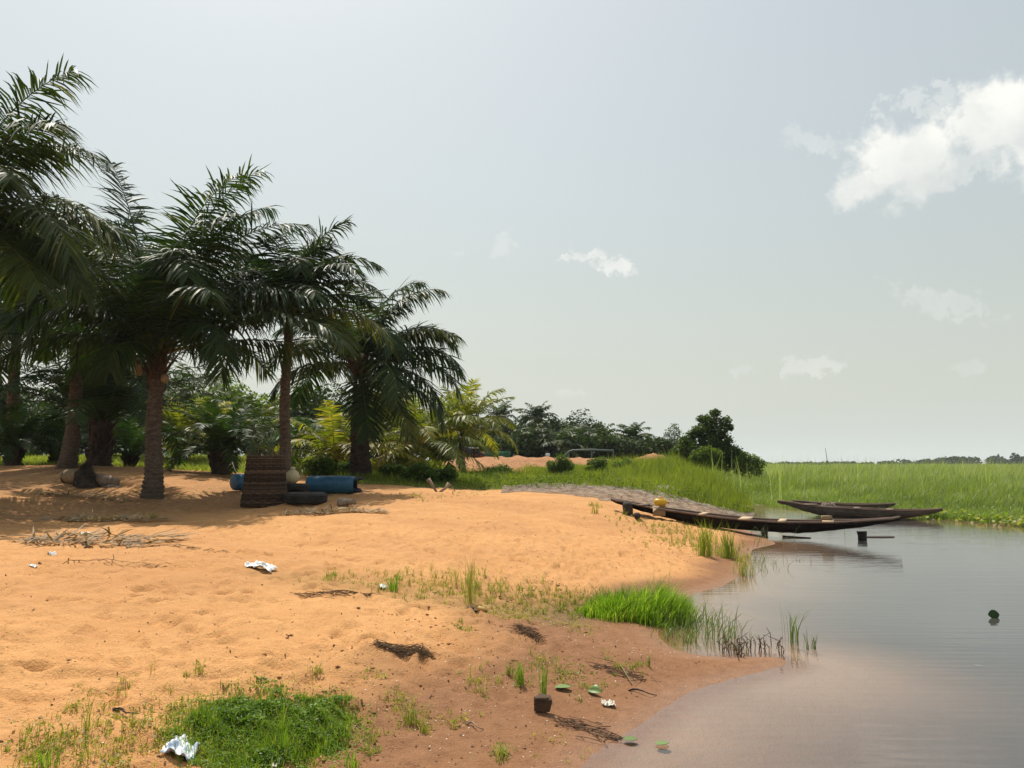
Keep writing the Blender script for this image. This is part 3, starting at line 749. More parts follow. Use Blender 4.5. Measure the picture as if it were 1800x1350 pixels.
palm('slender coconut palm with thin straight trunk rising behind the woven basket', P, at(507, 548, 23.2), .17, 12, 3.1, G1, seed=9, nleaf=82, ll=1.3, wid=.052, emin=10, wind=.25, fibre=False, hang=1.1, droop=(75, 120),
     extra=[(0, 62, 3.4, 100), (12, 82, 3.4, 60), (-15, 38, 3.3, 90), (-70, 66, 3.0, 140), (70, 84, 3.1, 60), (178, 50, 3.1, 120), (190, 22, 3.2, 85), (165, 74, 3.2, 95), (-120, 30, 2.6, 120), (8, 10, 3.3, 70), (-40, -5, 3.0, 60), (210, -10, 2.8, 55)], tint=.45)
P = on(632, 30.0)
palm('coconut palm with thick dark rough trunk right of the blue drum', P, at(634, 645, 30), .38, 12, 4.1, G1, seed=14, nleaf=84, ll=1.6, wid=.068, trunk='bark_dark', flare=1.35, emin=0, wind=.25, hang=1.15, droop=(75, 125),
     extra=[(8, 50, 4.2, 105), (-5, 30, 4.2, 90), (0, 76, 4.7, 88), (-18, 2, 3.9, 85), (180, 44, 4.2, 130), (30, 84, 4.6, 75), (-60, 55, 3.8, 150), (10, -14, 3.9, 60), (-35, -32, 3.6, 45), (190, 10, 3.6, 85), (170, 68, 4.0, 110), (-75, -40, 3.4, 40), (-12, 16, 4.4, 90)], tint=.42)
palm('tall coconut palm at the left edge whose fronds reach over the sand', on(-110, 17.5), at(-95, 390, 17.3), .24, 16, 4.4, G1, seed=21, nleaf=96, ll=1.65, wid=.05, wind=.2, emin=-18, droop=(65, 110), hang=1.15,
     extra=[(-3, 54, 4.0, 85), (5, 74, 4.6, 50), (-20, 15, 4.3, 90), (-8, -5, 4.0, 60), (-30, -12, 4.2, 45), (8, 30, 4.0, 100), (-60, 40, 3.5, 130)], tint=.36, mtl='palm_olive')
palm('leaning coconut palm behind the tan drum and dark net heap', on(116, 27), at(145, 520, 27.5), .24, 30, 4.5, G1, seed=33, nleaf=80, ll=1.45, wid=.055, emin=-18, bend=.1, tint=.28, wind=.2, hang=1.15, droop=(70, 115))
palm('shaded coconut palm standing behind at the far left', on(18, 34), at(30, 540, 34), .26, 24, 4.8, G1, seed=37, nleaf=54, ll=1.4, wid=.09, emin=-25, tint=.25, seg=2, droop=(90, 140))

G2 = 'oil palms with leaves rising from short stout trunks'


def oil(label, px, Y, th, r, n, L, seed, tint=.4, emin=12, emax=84, nleaf=50, ll=.6, mtl='oil_palm', wid=.05, group=G2):
    b = on(px, Y)
    rg = np.random.default_rng(seed)
    root = palm(label, b, b + (0, 0, th), r, n, L, group, mtl=mtl, nleaf=nleaf, ll=ll, wid=wid, seed=seed, emin=emin, emax=emax, hang=.55, droop=(60, 120), trunk='bark_dark', flare=1.25,
                name='oil_palm', fibre=False, tint=tint, wind=.1)
    q = Buf()
    for k in range(34):           # old leaf stubs wrap the trunk
        a = rg.uniform(0, 6.28); z = rg.uniform(.05, 1) * th; e = rg.uniform(.9, 1.35); l = rg.uniform(.3, .7) * min(1, th)
        o = np.array((math.cos(a) * r * .8, math.sin(a) * r * .8, z)); dr = np.array((math.cos(a) * math.cos(e), math.sin(a) * math.cos(e), math.sin(e)))
        q.put(*tube([o - dr * .1, o + dr * l * .5, o + dr * l], [.07, .05, .025], 5))
    add('leaf_stubs', q.mesh('leaf_stubs'), M['bark_dark'], root, kind='stuff')
    return root


oil('large dark oil palm rising behind the dark net heap', 172, 29.5, 1.7, .42, 46, 5.4, 51, .3, emin=16, nleaf=64, ll=1.0)
oil('small bushy oil palm on a stub trunk left of the woven basket', 386, 27, .85, .3, 34, 2.3, 52, .5, emin=0, nleaf=44, ll=.5)
oil('small oil palm with a short dark trunk at the far left edge', 22, 31, .7, .28, 24, 2.3, 53, .6, nleaf=40, ll=.5)
oil('grey green oil palm between the left edge palm and the leaning trunk', 95, 34, .6, .25, 24, 2.6, 54, .7, nleaf=40, ll=.55)
oil('oil palm half hidden behind the big flared trunk', 226, 34, .5, .25, 22, 2.6, 55, .6, nleaf=40, ll=.55)

G3 = 'young yellow green palms beyond the sand'


def young(label, px, Y, crown_py, L, n, seed, cpx=None, mtl='palm_yellow', tint=.5, r=.14, nleaf=50, emin=-12, wid=.075, ll=.95):
    palm(label, on(px, Y), at(cpx or px, crown_py, Y), r, n + 6, L * 1.15, G3, mtl=mtl, nleaf=nleaf, ll=ll, wid=wid, seed=seed, emin=emin, emax=80, hang=.9, droop=(60, 115), fibre=False, tint=tint, wind=.2, seg=2, flare=1.3)


young('stemless young palm with yellow fronds left of the thick dark trunk', 588, 34, 806, 3.0, 16, 61, tint=.6)
young('young palm with arching yellow green fronds right of the thick dark trunk', 742, 37, 782, 3.6, 20, 62, tint=.48)
young('yellow green palm with an upright tuft nearest the orange soil heap', 812, 40, 757, 3.0, 20, 63, tint=.5, r=.17, emin=8)
young('yellowish young palm behind the small bushy oil palm', 322, 43, 765, 3.0, 16, 64, tint=.6)
young('thin young palm with a leaning dark trunk behind the big flared trunk', 238, 46, 725, 3.4, 16, 65, cpx=256, mtl='palm_olive')
young('young palm with a slanting dark trunk left of the small bushy oil palm', 304, 47, 715, 3.2, 16, 66, cpx=318, mtl='palm_olive')
young('green young palm behind the slender trunk', 455, 46, 768, 3.2, 16, 67, mtl='palm_olive', tint=.6)
young('bright green stemless palm between the slender trunk and the dark trunk', 548, 40, 798, 2.6, 18, 68, mtl='oil_palm', tint=.95, emin=10)
young('dull yellow young palm just left of the thick dark trunk base', 668, 42, 768, 3.2, 18, 69, tint=.45)
young('low yellow palm under the fronds beside the young arching palm', 700, 40, 802, 2.4, 14, 70, tint=.65)


# ------------------------------------------------------------------ leafy trees and shrubs
def tree(label, base, H, W, ncl, nl, ls, mtl='tree', seed=1, group=None, name='leafy_tree', trunk=.12, low=.25, clumps=None, cat='tree', asp=.55):
    rg = np.random.default_rng(seed)
    base = np.asarray(base, float); root = thing(name, label, cat, base, group)
    if clumps is None:
        C = []
        while len(C) < ncl:
            p = rg.uniform(-1, 1, 3)
            if (p ** 2).sum() < 1: C.append((p[0] * W / 2 * .8, p[1] * W / 2 * .8, H * (low + (1 - low) * (.5 + .42 * p[2])), W * rg.uniform(.13, .24)))
        C = np.array(C)
    else: C = np.array(clumps, float)
    b = Buf()
    P = [(0, 0, -.2), (rg.normal(0, .04) * W, 0, H * .3), (rg.normal(0, .06) * W, rg.normal(0, .05) * W, H * .62)]
    b.put(*tube(P, [trunk, trunk * .75, trunk * .35], 7))
    for (x, y, z, r) in C:
        o = np.array(P[1]) * (1 - min(1, z / H)) + np.array(P[2]) * min(1, z / H) * .9
        e = np.array((x, y, z)); mid = (o + e) / 2 + rg.normal(0, .06, 3) * W
        b.put(*tube([o, mid, e], [trunk * .38, trunk * .24, trunk * .08], 5))
    add('trunk', b.mesh('trunk', True), M['bark_dark'], root)
    wts = C[:, 3] ** 2; k = rg.choice(len(C), nl, p=wts / wts.sum())
    d = rg.normal(size=(nl, 3)); d /= np.linalg.norm(d, axis=1)[:, None]
    rad = C[k, 3][:, None] * np.clip(rg.normal(.82, .2, (nl, 1)), .15, 1.25)
    Pt = C[k, :3] + d * rad * np.array((1, 1, .8))
    Pt[:, 2] = np.maximum(Pt[:, 2], .03)
    lb = leaves(Pt, ls * rg.uniform(.6, 1.3, nl), np.clip(rg.uniform(.1, .75, nl) + .12 * d[:, 2], 0, 1), asp=asp)
    add('crown', lb.mesh('crown'), M[mtl], root)
    return root


def px_clumps(base, Y, pts):
    out = []
    for (px, py, rp, dy) in pts:
        p = at(px, py, Y + dy); out.append((p[0] - base[0], p[1] - base[1], p[2] - base[2], rp * (Y + dy) / F))
    return out


b = on(1235, 46)
tree('big leafy tree standing alone at the edge of the reeds', b, 4, 4, 0, 13000, .2, 'tree_mid', 71, trunk=.1,
     clumps=px_clumps(b, 46, [(1258, 726, 9, 0), (1248, 740, 15, 0), (1234, 736, 9, .3), (1274, 741, 11, 0), (1282, 752, 8, .2), (1236, 757, 17, 0), (1262, 760, 17, 0), (1220, 763, 12, 0), (1208, 776, 15, 0), (1245, 775, 19, 0), (1272, 778, 17, 0),
                              (1196, 795, 16, 0), (1215, 790, 18, -.3), (1190, 812, 14, 0), (1205, 815, 15, 0), (1285, 795, 17, 0), (1300, 803, 12, 0), (1265, 800, 20, 0), (1240, 800, 20, .4), (1280, 815, 16, 0), (1230, 818, 16, 0), (1256, 818, 16, 0)]))
b = on(1240, 43.6)
tree('lighter green round bush in front of the big leafy tree', b, 1.6, 2, 0, 4200, .13, 'tree_light', 72, trunk=.05, name='shrub', cat='shrub',
     clumps=px_clumps(b, 43.6, [(1225, 802, 13, 0), (1243, 795, 14, 0), (1258, 800, 14, 0), (1240, 814, 16, 0), (1222, 820, 12, 0), (1262, 817, 12, 0), (1243, 828, 14, 0)]))
b = on(1316, 45)
tree('yellow green bush at the right foot of the big leafy tree', b, 1.4, 2, 0, 3400, .13, 'tree_light', 73, trunk=.05, name='shrub', cat='shrub',
     clumps=px_clumps(b, 45, [(1310, 803, 11, 0), (1325, 808, 11, 0), (1298, 812, 12, 0), (1315, 818, 14, 0), (1336, 816, 10, 0), (1330, 828, 11, 0), (1302, 828, 12, 0)]))
b = on(1182, 62)
tree('thin pale tree with sparse leaves left of the big leafy tree', b, 4, 2, 0, 700, .16, 'tree_pale', 74, trunk=.06,
     clumps=px_clumps(b, 62, [(1186, 750, 8, 0), (1176, 758, 8, 0), (1192, 760, 8, 0), (1184, 768, 9, 0), (1172, 766, 6, 0), (1190, 776, 8, 0)]))

ORD = 'first second third fourth fifth sixth seventh eighth ninth tenth eleventh twelfth thirteenth fourteenth fifteenth sixteenth seventeenth eighteenth nineteenth twentieth twenty-first twenty-second twenty-third twenty-fourth twenty-fifth twenty-sixth twenty-seventh twenty-eighth twenty-ninth thirtieth'.split()
G4 = 'leafy trees of the distant grove'
far_trees = [  # px, top py, width px, Y, label
    (975, 738, 44, 92, 'dark leafy tree on the left shoulder of the domed grove crown'), (1012, 727, 66, 95, 'tallest broad domed tree of the distant grove'), (1045, 742, 40, 92, 'dark leafy tree on the right shoulder of the domed grove crown'),
    (920, 719, 24, 100, 'narrow tall leafy tree above the distant grove'), (895, 735, 50, 95, None), (860, 733, 50, 90, None), (940, 742, 46, 88, None), (830, 745, 46, 86, None),
    (1000, 756, 50, 82, None), (1040, 760, 46, 80, None), (960, 760, 46, 78, None), (1070, 764, 40, 85, None), (1095, 768, 36, 88, None), (1130, 770, 40, 85, None), (1158, 766, 36, 80, None), (1085, 780, 40, 78, None),
    (910, 765, 50, 78, None), (870, 768, 50, 76, None), (1150, 782, 40, 76, None), (780, 740, 60, 80, None), (720, 735, 60, 80, None), (1180, 775, 40, 82, None)] + [(p_, 772 + (p_ % 7), 64, 72, None) for p_ in (815, 853, 888, 925, 962, 998, 1033, 1068, 1104, 1140)]
for q, (px, tp, w, Y, lab) in enumerate(far_trees):
    b = on(px, Y); H = at(px, tp, Y)[2] - b[2]; W = w * 1.5 * Y / F
    tree(lab or '%s dark leafy tree from the left in the lower ranks of the distant grove' % ORD[sum(t[0] < px for t in far_trees if t[4] is None)], b, H, W, 26, 5200, .36, 'tree', 100 + q, G4, trunk=.14, low=.05)
G5 = 'leafy trees behind the palms on the left'
for q, (px, tp, w, Y) in enumerate([(-60, 660, 150, 62), (40, 668, 140, 66), (130, 660, 140, 62), (215, 672, 130, 66), (300, 668, 130, 70), (390, 674, 140, 66), (470, 680, 130, 70), (560, 676, 140, 66), (650, 690, 120, 70)]):
    b = on(px, Y); H = at(px, tp, Y)[2] - b[2]
    tree('%s dense leafy tree from the left edge in the thicket behind the palms' % ORD[q], b, H, w * 1.2 * Y / F, 30, 7600, .4, 'tree_light' if q in (4, 5, 6) else 'tree', 140 + q, G5, trunk=.14, low=.0)
G6 = 'far palms of the distant grove'
for q, (px, tp, Y, lab) in enumerate([(880, 733, 92, 'far coconut palm at the left top of the distant grove'), (944, 735, 84, 'far coconut palm standing tall in the middle of the distant grove'), (1111, 772, 80, 'lone far coconut palm at the right of the distant grove'),
                                     (858, 778, 74, 'short far palm near the tractor'), (935, 778, 72, 'short pale far palm above the soil heap centre'), (1012, 778, 74, 'short far palm above the raised boom'), (1055, 778, 74, 'short far palm at the right end of the raised boom'),
                                     (985, 784, 70, 'lowest far palm left of the raised boom')]):
    palm(lab, on(px, Y), at(px, tp, Y), .16, 24, 2.7, G6, mtl='palm', nleaf=26, ll=.9, wid=.13, seed=170 + q, emin=-30, fibre=False, tint=.55, seg=2, flare=1.2)

G7 = 'low shrubs along the edge of the sand'
for q, (px, Y, w, h, lab) in enumerate([(560, 29, 75, 30, 'feathery green shrub between the basket and the thick dark trunk'), (735, 28.5, 70, 34, 'dark green low shrub right of the thick dark trunk'), (690, 30, 50, 30, 'small shrub touching the thick dark trunk'),
                                       (785, 29, 60, 24, 'spreading low shrub left of the bare soil strip'), (985, 37, 55, 36, 'round green shrub in front of the soil heap middle'), (1048, 39, 45, 32, 'round green shrub in front of the soil heap right end'),
                                       (600, 31, 50, 26, 'pale shrub left of the thick dark trunk'), (880, 36, 60, 18, 'flat low shrub before the bare soil strip'), (1100, 42, 50, 22, 'low shrub left of the small soil heap')]):
    b = on(px, Y)
    tree(lab, b, h * Y / F, w * Y / F, 13, 2600, .11, 'shrub', 190 + q, G7, name='shrub', trunk=.03, low=0, cat='shrub')

# ------------------------------------------------------------------ far wood on the horizon
fb = Buf(); rg = np.random.default_rng(77)
for k in range(230):
    x = rg.uniform(60, 760); Y = rg.uniform(560, 640)
    px = 900 + x / Y * F
    e = .35 + .65 * sstep(1450, 1720, px)
    H = e * rg.uniform(3.5, 7.0) * (1.35 if rg.uniform() < .12 else 1) + .6; W = rg.uniform(7, 15)
    n = 90; d = rg.normal(size=(n, 3)); d /= np.linalg.norm(d, axis=1)[:, None]
    C = np.array((x, Y, H * .5)) + d * np.array((W / 2, W / 2, H * .5)) * rg.uniform(.7, 1.05, (n, 1))
    leaves(C, 2.2, rg.uniform(0, .6, n), fb, up=.3, asp=.8)
o = tag(add('far_wood', fb.mesh('far_wood'), M['tree'], kind='stuff'), 'dark line of far woodland along the right horizon', 'wood')


# ------------------------------------------------------------------ reeds and grasses
def scatter(n, x0, x1, y0, y1, fn):
    X = rng.uniform(x0, x1, n); Y = rng.uniform(y0, y1, n)
    k = rng.uniform(size=n) < fn(X, Y)
    return X[k], Y[k]


def reed_ok(X, Y):
    return (marsh_w(X, Y) > .45) * sstep(-.1, .25, signed(X, Y)) * (np.abs(X) < 0.78 * Y + 3)


rb = Buf()
for (n, x0, x1, y0, y1, w, hmul, sg) in ((165000, 5, 30, 21, 36, .016, 1, 3), (90000, 8, 52, 36, 62, .03, 1, 2), (60000, 12, 100, 62, 120, .07, 1, 2), (45000, 25, 300, 120, 380, .2, 1, 2)):
    X, Y = scatter(n, x0, x1, y0, y1, reed_ok)
    d = signed(X, Y) if y0 < 60 else np.full(len(X), 30.)
    H = (0.22 + 0.6 * sstep(0, 7, d) + 0.56 * sstep(6, 22, d)) * rng.normal(1, .16, len(X)) * (1 + .34 * perlin(X * .35, Y * .35, 5) + .2 * perlin(X * 1.2, Y * 1.2, 6)) + (.12 * perlin(X * .08, Y * .08, 9))
    H = np.maximum(H, .12)
    B = np.stack([X, Y, np.maximum(hgt(X, Y), 0) - .02], -1)
    far_ = sstep(3, 14, d)
    tn = np.clip(.2 + .4 * perlin(X * .5, Y * .3, 6) + .3 * perlin(X * .11, Y * .2, 7) + .16 * sstep(8, 25, d) + .32 * far_ * rng.uniform(0, 1, len(X)) + rng.normal(.05, .16, len(X)) + .4 * (rng.uniform(size=len(X)) < .07), 0, 1)
    blades(B, H, w * rng.uniform(.7, 1.4, len(X)), rng.normal(0.1, 1.1, len(X)), np.abs(rng.normal(.5, .3, len(X))), tn, sg, rb)
# flower stalks above the reeds
X, Y = scatter(1500, 10, 60, 32, 70, reed_ok)
blades(np.stack([X, Y, hgt(X, Y)], -1), rng.uniform(1.7, 2.35, len(X)), .03, rng.normal(0, 2, len(X)), .25, .75, 2, rb)
tag(add('reed_bed', rb.mesh('reed_bed'), M['reed'], kind='stuff'), 'wide bed of tall green reeds stretching to the right horizon', 'reeds')

mb = Buf()
ok = lambda X, Y: veg_mask(X, Y, signed(X, Y)) * (marsh_w(X, Y) < .6) * (Y < 52)
X, Y = scatter(90000, -7, 13, 24.5, 50, ok)
H = (.10 + .16 * sstep(25.5, 31, Y) + .42 * sstep(2, 9, X)) * rng.normal(1, .25, len(X)) * (1 + .9 * perlin(X * .6, Y * .6, 4))
blades(np.stack([X, Y, hgt(X, Y) - .01], -1), np.maximum(H, .05), .022, rng.uniform(-3.1, 3.1, len(X)), np.abs(rng.normal(.4, .25, len(X))), np.clip(.3 + .35 * perlin(X * .5, Y * .5, 8) + rng.normal(.05, .18, len(X)), 0, 1), 2, mb)
tag(add('meadow_grass', mb.mesh('meadow_grass'), M['grass'], kind='stuff'), 'rough green grass between the sand and the orange soil heap', 'grass')
lb_ = Buf()
X, Y = scatter(70000, -48, -5, 29, 62, lambda X, Y: veg_mask(X, Y, 10 + 0 * X) * (X > -.8 * Y))
blades(np.stack([X, Y, hgt(X, Y) - .01], -1), rng.uniform(.08, .3, len(X)) * (1 + .6 * sstep(40, 55, Y)), .035, rng.uniform(-3.1, 3.1, len(X)), np.abs(rng.normal(.4, .25, len(X))), np.clip(.4 + .3 * perlin(X * .3, Y * .3, 8) + rng.normal(.1, .18, len(X)), 0, 1), 2, lb_)
tag(add('lawn_grass', lb_.mesh('lawn_grass'), M['grass'], kind='stuff'), 'short sunlit grass under and behind the palms on the left', 'grass')
# floating weed edge in front of the reeds
hb = Buf(); n = 16000
X = rng.uniform(8, 30, n); Y = rng.uniform(19, 27, n); d = signed(X, Y); dens = sstep(-.9, -.2, d) * (1 - sstep(.3, 1.2, d)) * sstep(12.6, 14.5, X)
k = rng.uniform(size=n) < dens; X, Y, d = X[k], Y[k], d[k]
leaves(np.stack([X, Y, .02 + np.abs(rng.normal(0, .06, len(X))) + .12 * sstep(-.4, .4, d)], -1), .13, rng.uniform(0, 1, len(X)), hb, up=.8, asp=.8)
tag(add('water_weed_mat', hb.mesh('water_weed_mat'), M['mat'], kind='stuff'), 'low floating green weed along the foot of the reeds', 'water weed')
db = Buf(); n = 5000
X = rng.uniform(12.8, 30, n); Y = rng.uniform(18, 29, n); d = signed(X, Y); k = (d > -1.3) & (d < -.3) & (rng.uniform(size=n) < .8) & (perlin(X * 1.3, Y * 1.3, 3) > -.15); X, Y = X[k], Y[k]
leaves(np.stack([X, Y, .006 + np.abs(rng.normal(0, .012, len(X)))], -1), .16, rng.uniform(.3, 1, len(X)), db, up=.95, asp=.5)
tag(add('dead_reed_litter', db.mesh('dead_reed_litter'), M['dry'], kind='stuff'), 'pale dead reed litter floating in front of the green weed', 'litter')

# foreground: creeping mat, sparse weeds, bright clump
cb = Buf(); cpx = np.array([(330, 1262), (400, 1225), (480, 1212), (555, 1218), (612, 1245), (615, 1290), (585, 1330), (500, 1365), (400, 1365), (335, 1330), (312, 1295)])
ctr = hit(465, 1285)
rim = np.array([hit(*p)[:2] for p in cpx]) - ctr[:2]
ra = np.arctan2(rim[:, 1], rim[:, 0]); rl = np.hypot(rim[:, 0], rim[:, 1]); od = np.argsort(ra)
n = 80000; a = rng.uniform(-math.pi, math.pi, n); q = np.sqrt(rng.uniform(0, 1.5, n))
rr_ = np.interp(a, ra[od], rl[od], period=2 * math.pi)
X = ctr[0] + np.cos(a) * q * rr_; Y = ctr[1] + np.sin(a) * q * rr_
ew = q + .25 * perlin(X * 4, Y * 4, 3) + .12 * perlin(X * 11, Y * 11, 4)
ew = q + .45 * perlin(X * 3.2, Y * 3.2, 3) + .3 * perlin(X * 9, Y * 9, 4)
k = rng.uniform(size=n) < (1 - sstep(.5, 1.12, ew)) * .95 + .04; X, Y, ew = X[k], Y[k], ew[k]
hh = (.036 * (1 - sstep(.3, 1.05, ew)) + .008) * np.maximum(.2, 1 + 1.4 * perlin(X * 5, Y * 5, 5))
leaves(np.stack([X, Y, hgt(X, Y) + hh * rng.uniform(.15, 1.15, len(X))], -1), rng.uniform(.007, .026, len(X)), np.clip(.32 + .55 * perlin(X * 3.5, Y * 3.5, 6) + rng.normal(0, .22, len(X)) + .35 * sstep(.6, 1.05, ew), 0, 1), cb, up=.65, asp=.6)
X2 = X[:5200] + rng.normal(0, .02, 5200); Y2 = Y[:5200] + rng.normal(0, .02, 5200)
blades(np.stack([X2, Y2, hgt(X2, Y2)], -1), rng.uniform(.03, .1, 5200), .004, rng.uniform(-3, 3, 5200), np.abs(rng.normal(.5, .3, 5200)), rng.uniform(.3, .9, 5200), 2, cb)
tag(add('creeping_plant_mat', cb.mesh('creeping_plant_mat'), M['mat'], kind='stuff'), 'round mat of small green creeping leaves on the sand at the bottom left', 'ground cover')

gb = Buf(); c0 = hit(1120, 1082); a_ = hit(1030, 1072); b_ = hit(1212, 1085); ax = (b_ - a_)[:2] / 2
n = 15000; u = rng.uniform(-1.5, 1.25, n); v = rng.uniform(-1.5, 1.4, n); q = u * u + v * v + .5 * perlin(u * 2.2 + 3, v * 2.2, 4) + .3 * perlin(u * 6, v * 6, 5); k = rng.uniform(size=n) < 1 - sstep(.45, 1.5, q); u, v = u[k], v[k]
nx = np.array((-ax[1], ax[0])); nx = nx / np.linalg.norm(nx) * .42
X = c0[0] + u * ax[0] + v * nx[0]; Y = c0[1] + u * ax[1] + v * nx[1]
X += .07 * perlin(u * 3, v * 3, 5) + rng.normal(0, .05, len(X)) * (rng.uniform(size=len(X)) < .2); Y += rng.normal(0, .08, len(X)) * (rng.uniform(size=len(X)) < .25)
H = .34 * (1 - .75 * sstep(.5, 1.35, np.abs(u))) * (1 - .65 * sstep(.3, 1.3, np.abs(v))) * rng.normal(1, .3, len(X)).clip(.2, 1.9) * (.72 + .28 * u) * (1 + .5 * perlin(u * 3.5, v * 3.5, 8))
blades(np.stack([X, Y, np.maximum(hgt(X, Y), -.03)], -1), H, rng.uniform(.006, .011, len(X)), np.arctan2(v, u) * .6 + rng.normal(.1, .8, len(X)), np.abs(rng.normal(.5, .24, len(X))), np.clip(.3 + .5 * (rng.uniform(size=len(X)) < .09) + rng.normal(0, .26, len(X)) + .25 * perlin(X * 4, Y * 4, 2), 0, 1), 3, gb)
tag(add('grass_clump', gb.mesh('grass_clump'), M['bright']), 'dense bright green grass clump at the water edge', 'grass')

# sparse weeds along the gully, above the wet sand and at the bottom edge
sb = Buf()


def sprig_patch(px, py, rp, n, h, tint, buf, asp=.5, leafy=.5, flat=1.0):
    c = hit(px, py); s = c[1] / F
    for _ in range(n):
        x = c[0] + rng.normal(0, rp * s * .55); y = c[1] + rng.normal(0, rp * s * .55 * 1.6 * flat)
        if signed(np.array([x]), np.array([y]))[0] < -.02: continue
        z = float(hgt(x, y)); k = int(rng.integers(4, 11)); hh = h * rng.choice((.45, .7, 1., 1.6), p=(.35, .3, .25, .1)) * rng.uniform(.7, 1.3)
        B = np.array([x, y, z]) + rng.normal(0, .012, (k, 3)) * (1, 1, 0)
        blades(B, hh * rng.uniform(.5, 1, k), .0028 + .0016 * c[1] / 6, rng.uniform(-3, 3, k), np.abs(rng.normal(.65, .3, k)), np.clip(tint + rng.normal(0, .2, k), 0, 1), 2, buf)
        if rng.uniform() < leafy:
            C = np.array([x, y, z]) + rng.normal(0, 1, (9, 3)) * (.03, .03, 0) + np.stack([0 * np.arange(9), 0 * np.arange(9), rng.uniform(.0, .8, 9) * hh], -1)
            leaves(C, rng.uniform(.012, .03, 9), np.clip(tint + rng.normal(0, .25, 9), 0, 1), buf, asp=asp)


for (px, py, rp, n, h, t) in [(600, 1018, 40, 30, .09, .35), (690, 1025, 60, 60, .1, .5), (760, 1035, 70, 80, .11, .55), (830, 1040, 60, 90, .13, .5), (900, 1060, 70, 80, .1, .5), (960, 1055, 60, 80, .1, .35), (1000, 1065, 40, 60, .12, .3), (870, 1078, 50, 40, .06, .7),
                              (940, 1090, 50, 30, .05, .7), (1020, 1105, 40, 25, .05, .6), (850, 1200, 34, 26, .12, .6), (910, 1195, 20, 12, .12, .3), (1010, 1190, 50, 46, .05, .35), (960, 1165, 30, 14, .1, .5), (1095, 1172, 30, 18, .08, .35),
                              (120, 1310, 90, 90, .07, .45), (250, 1300, 70, 90, .06, .5), (60, 1330, 60, 40, .09, .4), (200, 1230, 60, 26, .09, .5), (300, 1250, 40, 40, .05, .6), (700, 1240, 40, 22, .07, .55), (735, 1270, 24, 16, .06, .5), (800, 1265, 30, 14, .05, .6), (880, 1325, 26, 18, .05, .35),
                              (650, 1310, 40, 24, .07, .4), (560, 1180, 20, 8, .06, .5), (650, 1190, 20, 8, .08, .5), (810, 1105, 20, 14, .06, .4), (350, 1180, 20, 8, .1, .4), (1000, 1330, 50, 10, .05, .8), (1060, 1060, 40, 40, .1, .3),
                              (1120, 920, 60, 60, .14, .5), (1180, 930, 60, 70, .16, .5), (1240, 955, 60, 90, .2, .45), (1270, 975, 40, 60, .2, .5), (1300, 985, 24, 30, .16, .6), (1045, 890, 10, 10, .2, .5), (1140, 950, 60, 30, .08, .7), (1200, 960, 50, 50, .14, .5), (975, 1000, 60, 10, .05, .7), (265, 910, 10, 12, .16, .5),
                              (720, 872, 60, 50, .1, .5), (800, 868, 50, 30, .09, .5), (100, 870, 60, 20, .14, .8), (235, 868, 40, 20, .12, .6), (340, 872, 60, 24, .08, .45)]:
    sprig_patch(px, py, rp, n, h, t, sb)
tag(add('sand_weeds', sb.mesh('sand_weeds'), M['weed'], kind='stuff'), 'thin scattered weeds growing through the sand', 'weeds')

G8 = 'single grass tufts near the water'


def tuft(label, px, py, hpx, wpx, n, mtl='weed', lean=.3, tint=.4, ww=.008, up=1.0):
    c = hit(px, py); s = np.linalg.norm(c[:2]) / F
    if c[2] <= .001: c[2] = -.02
    b = Buf()
    B = rng.normal(0, 1, (n, 3)) * (wpx * s * .2, wpx * s * .2, 0)
    blades(B, hpx * s * rng.uniform(.5, 1.08, n), ww, rng.uniform(-3.1, 3.1, n), np.abs(rng.normal(lean, lean * .5, n)), np.clip(tint + rng.normal(0, .2, n), 0, 1), 3, b)
    o = add('grass_tuft', b.mesh('grass_tuft'), M[mtl], loc=c)
    return tag(o, label, 'grass', G8)


tuft('upright green grass tuft beside the canoe, nearest the water', 1282, 982, 62, 26, 60, 'grass', .22, .35, .011)
tuft('taller green grass tuft in front of the middle of the black canoe', 1240, 978, 66, 34, 80, 'grass', .3, .4, .011)
tuft('yellowish dry tuft at the waterline below the canoe', 1308, 1010, 40, 40, 60, 'weed', .5, .7, .009)
tuft('small yellow green tuft on the bare sand left of the canoe bow', 1045, 903, 22, 14, 22, 'weed', .3, .6, .014)
tuft('tall thin seeding tuft in the weedy strip', 828, 1060, 92, 34, 46, 'weed', .18, .55, .006)
tuft('bright short tuft in the weedy strip beside a white scrap', 690, 1040, 34, 26, 46, 'bright', .35, .3, .007)
tuft('upright green tuft behind the brown block', 955, 1224, 62, 16, 26, 'bright', .18, .3, .006)
tuft('short dense green tuft left of the upright tuft', 914, 1205, 44, 20, 40, 'bright', .2, .35, .005)
tuft('small tuft at the edge of the wet sand right of the creepers', 1140, 1172, 26, 10, 14, 'grass', .2, .3, .005)
tuft('dark green tuft with spread blades standing in the water', 1390, 1128, 66, 40, 22, 'darkreed', .35, .5, .009)
tuft('smaller dark tuft in the water right of the spread one', 1428, 1138, 34, 20, 16, 'darkreed', .3, .4, .008)
tuft('spiky small tuft on the brown wet sand, the lower of a pair', 748, 1288, 24, 30, 40, 'weed', .6, .45, .005)
tuft('round small tuft on the brown wet sand, the upper of a pair', 722, 1272, 34, 34, 46, 'weed', .45, .55, .005)
tuft('yellow green sprawling sprig near the bottom edge', 882, 1330, 26, 30, 30, 'mat', .8, .8, .006)
tuft('bright young grass tuft at the bottom edge below the creeping mat', 618, 1352, 34, 34, 26, 'bright', .5, .4, .006)
tuft('single bright grass blade bunch standing in the creeping mat', 497, 1322, 84, 12, 9, 'bright', .15, .8, .008)
tuft('bright grass bunch at the bottom left corner', 75, 1352, 40, 60, 40, 'bright', .5, .4, .006)
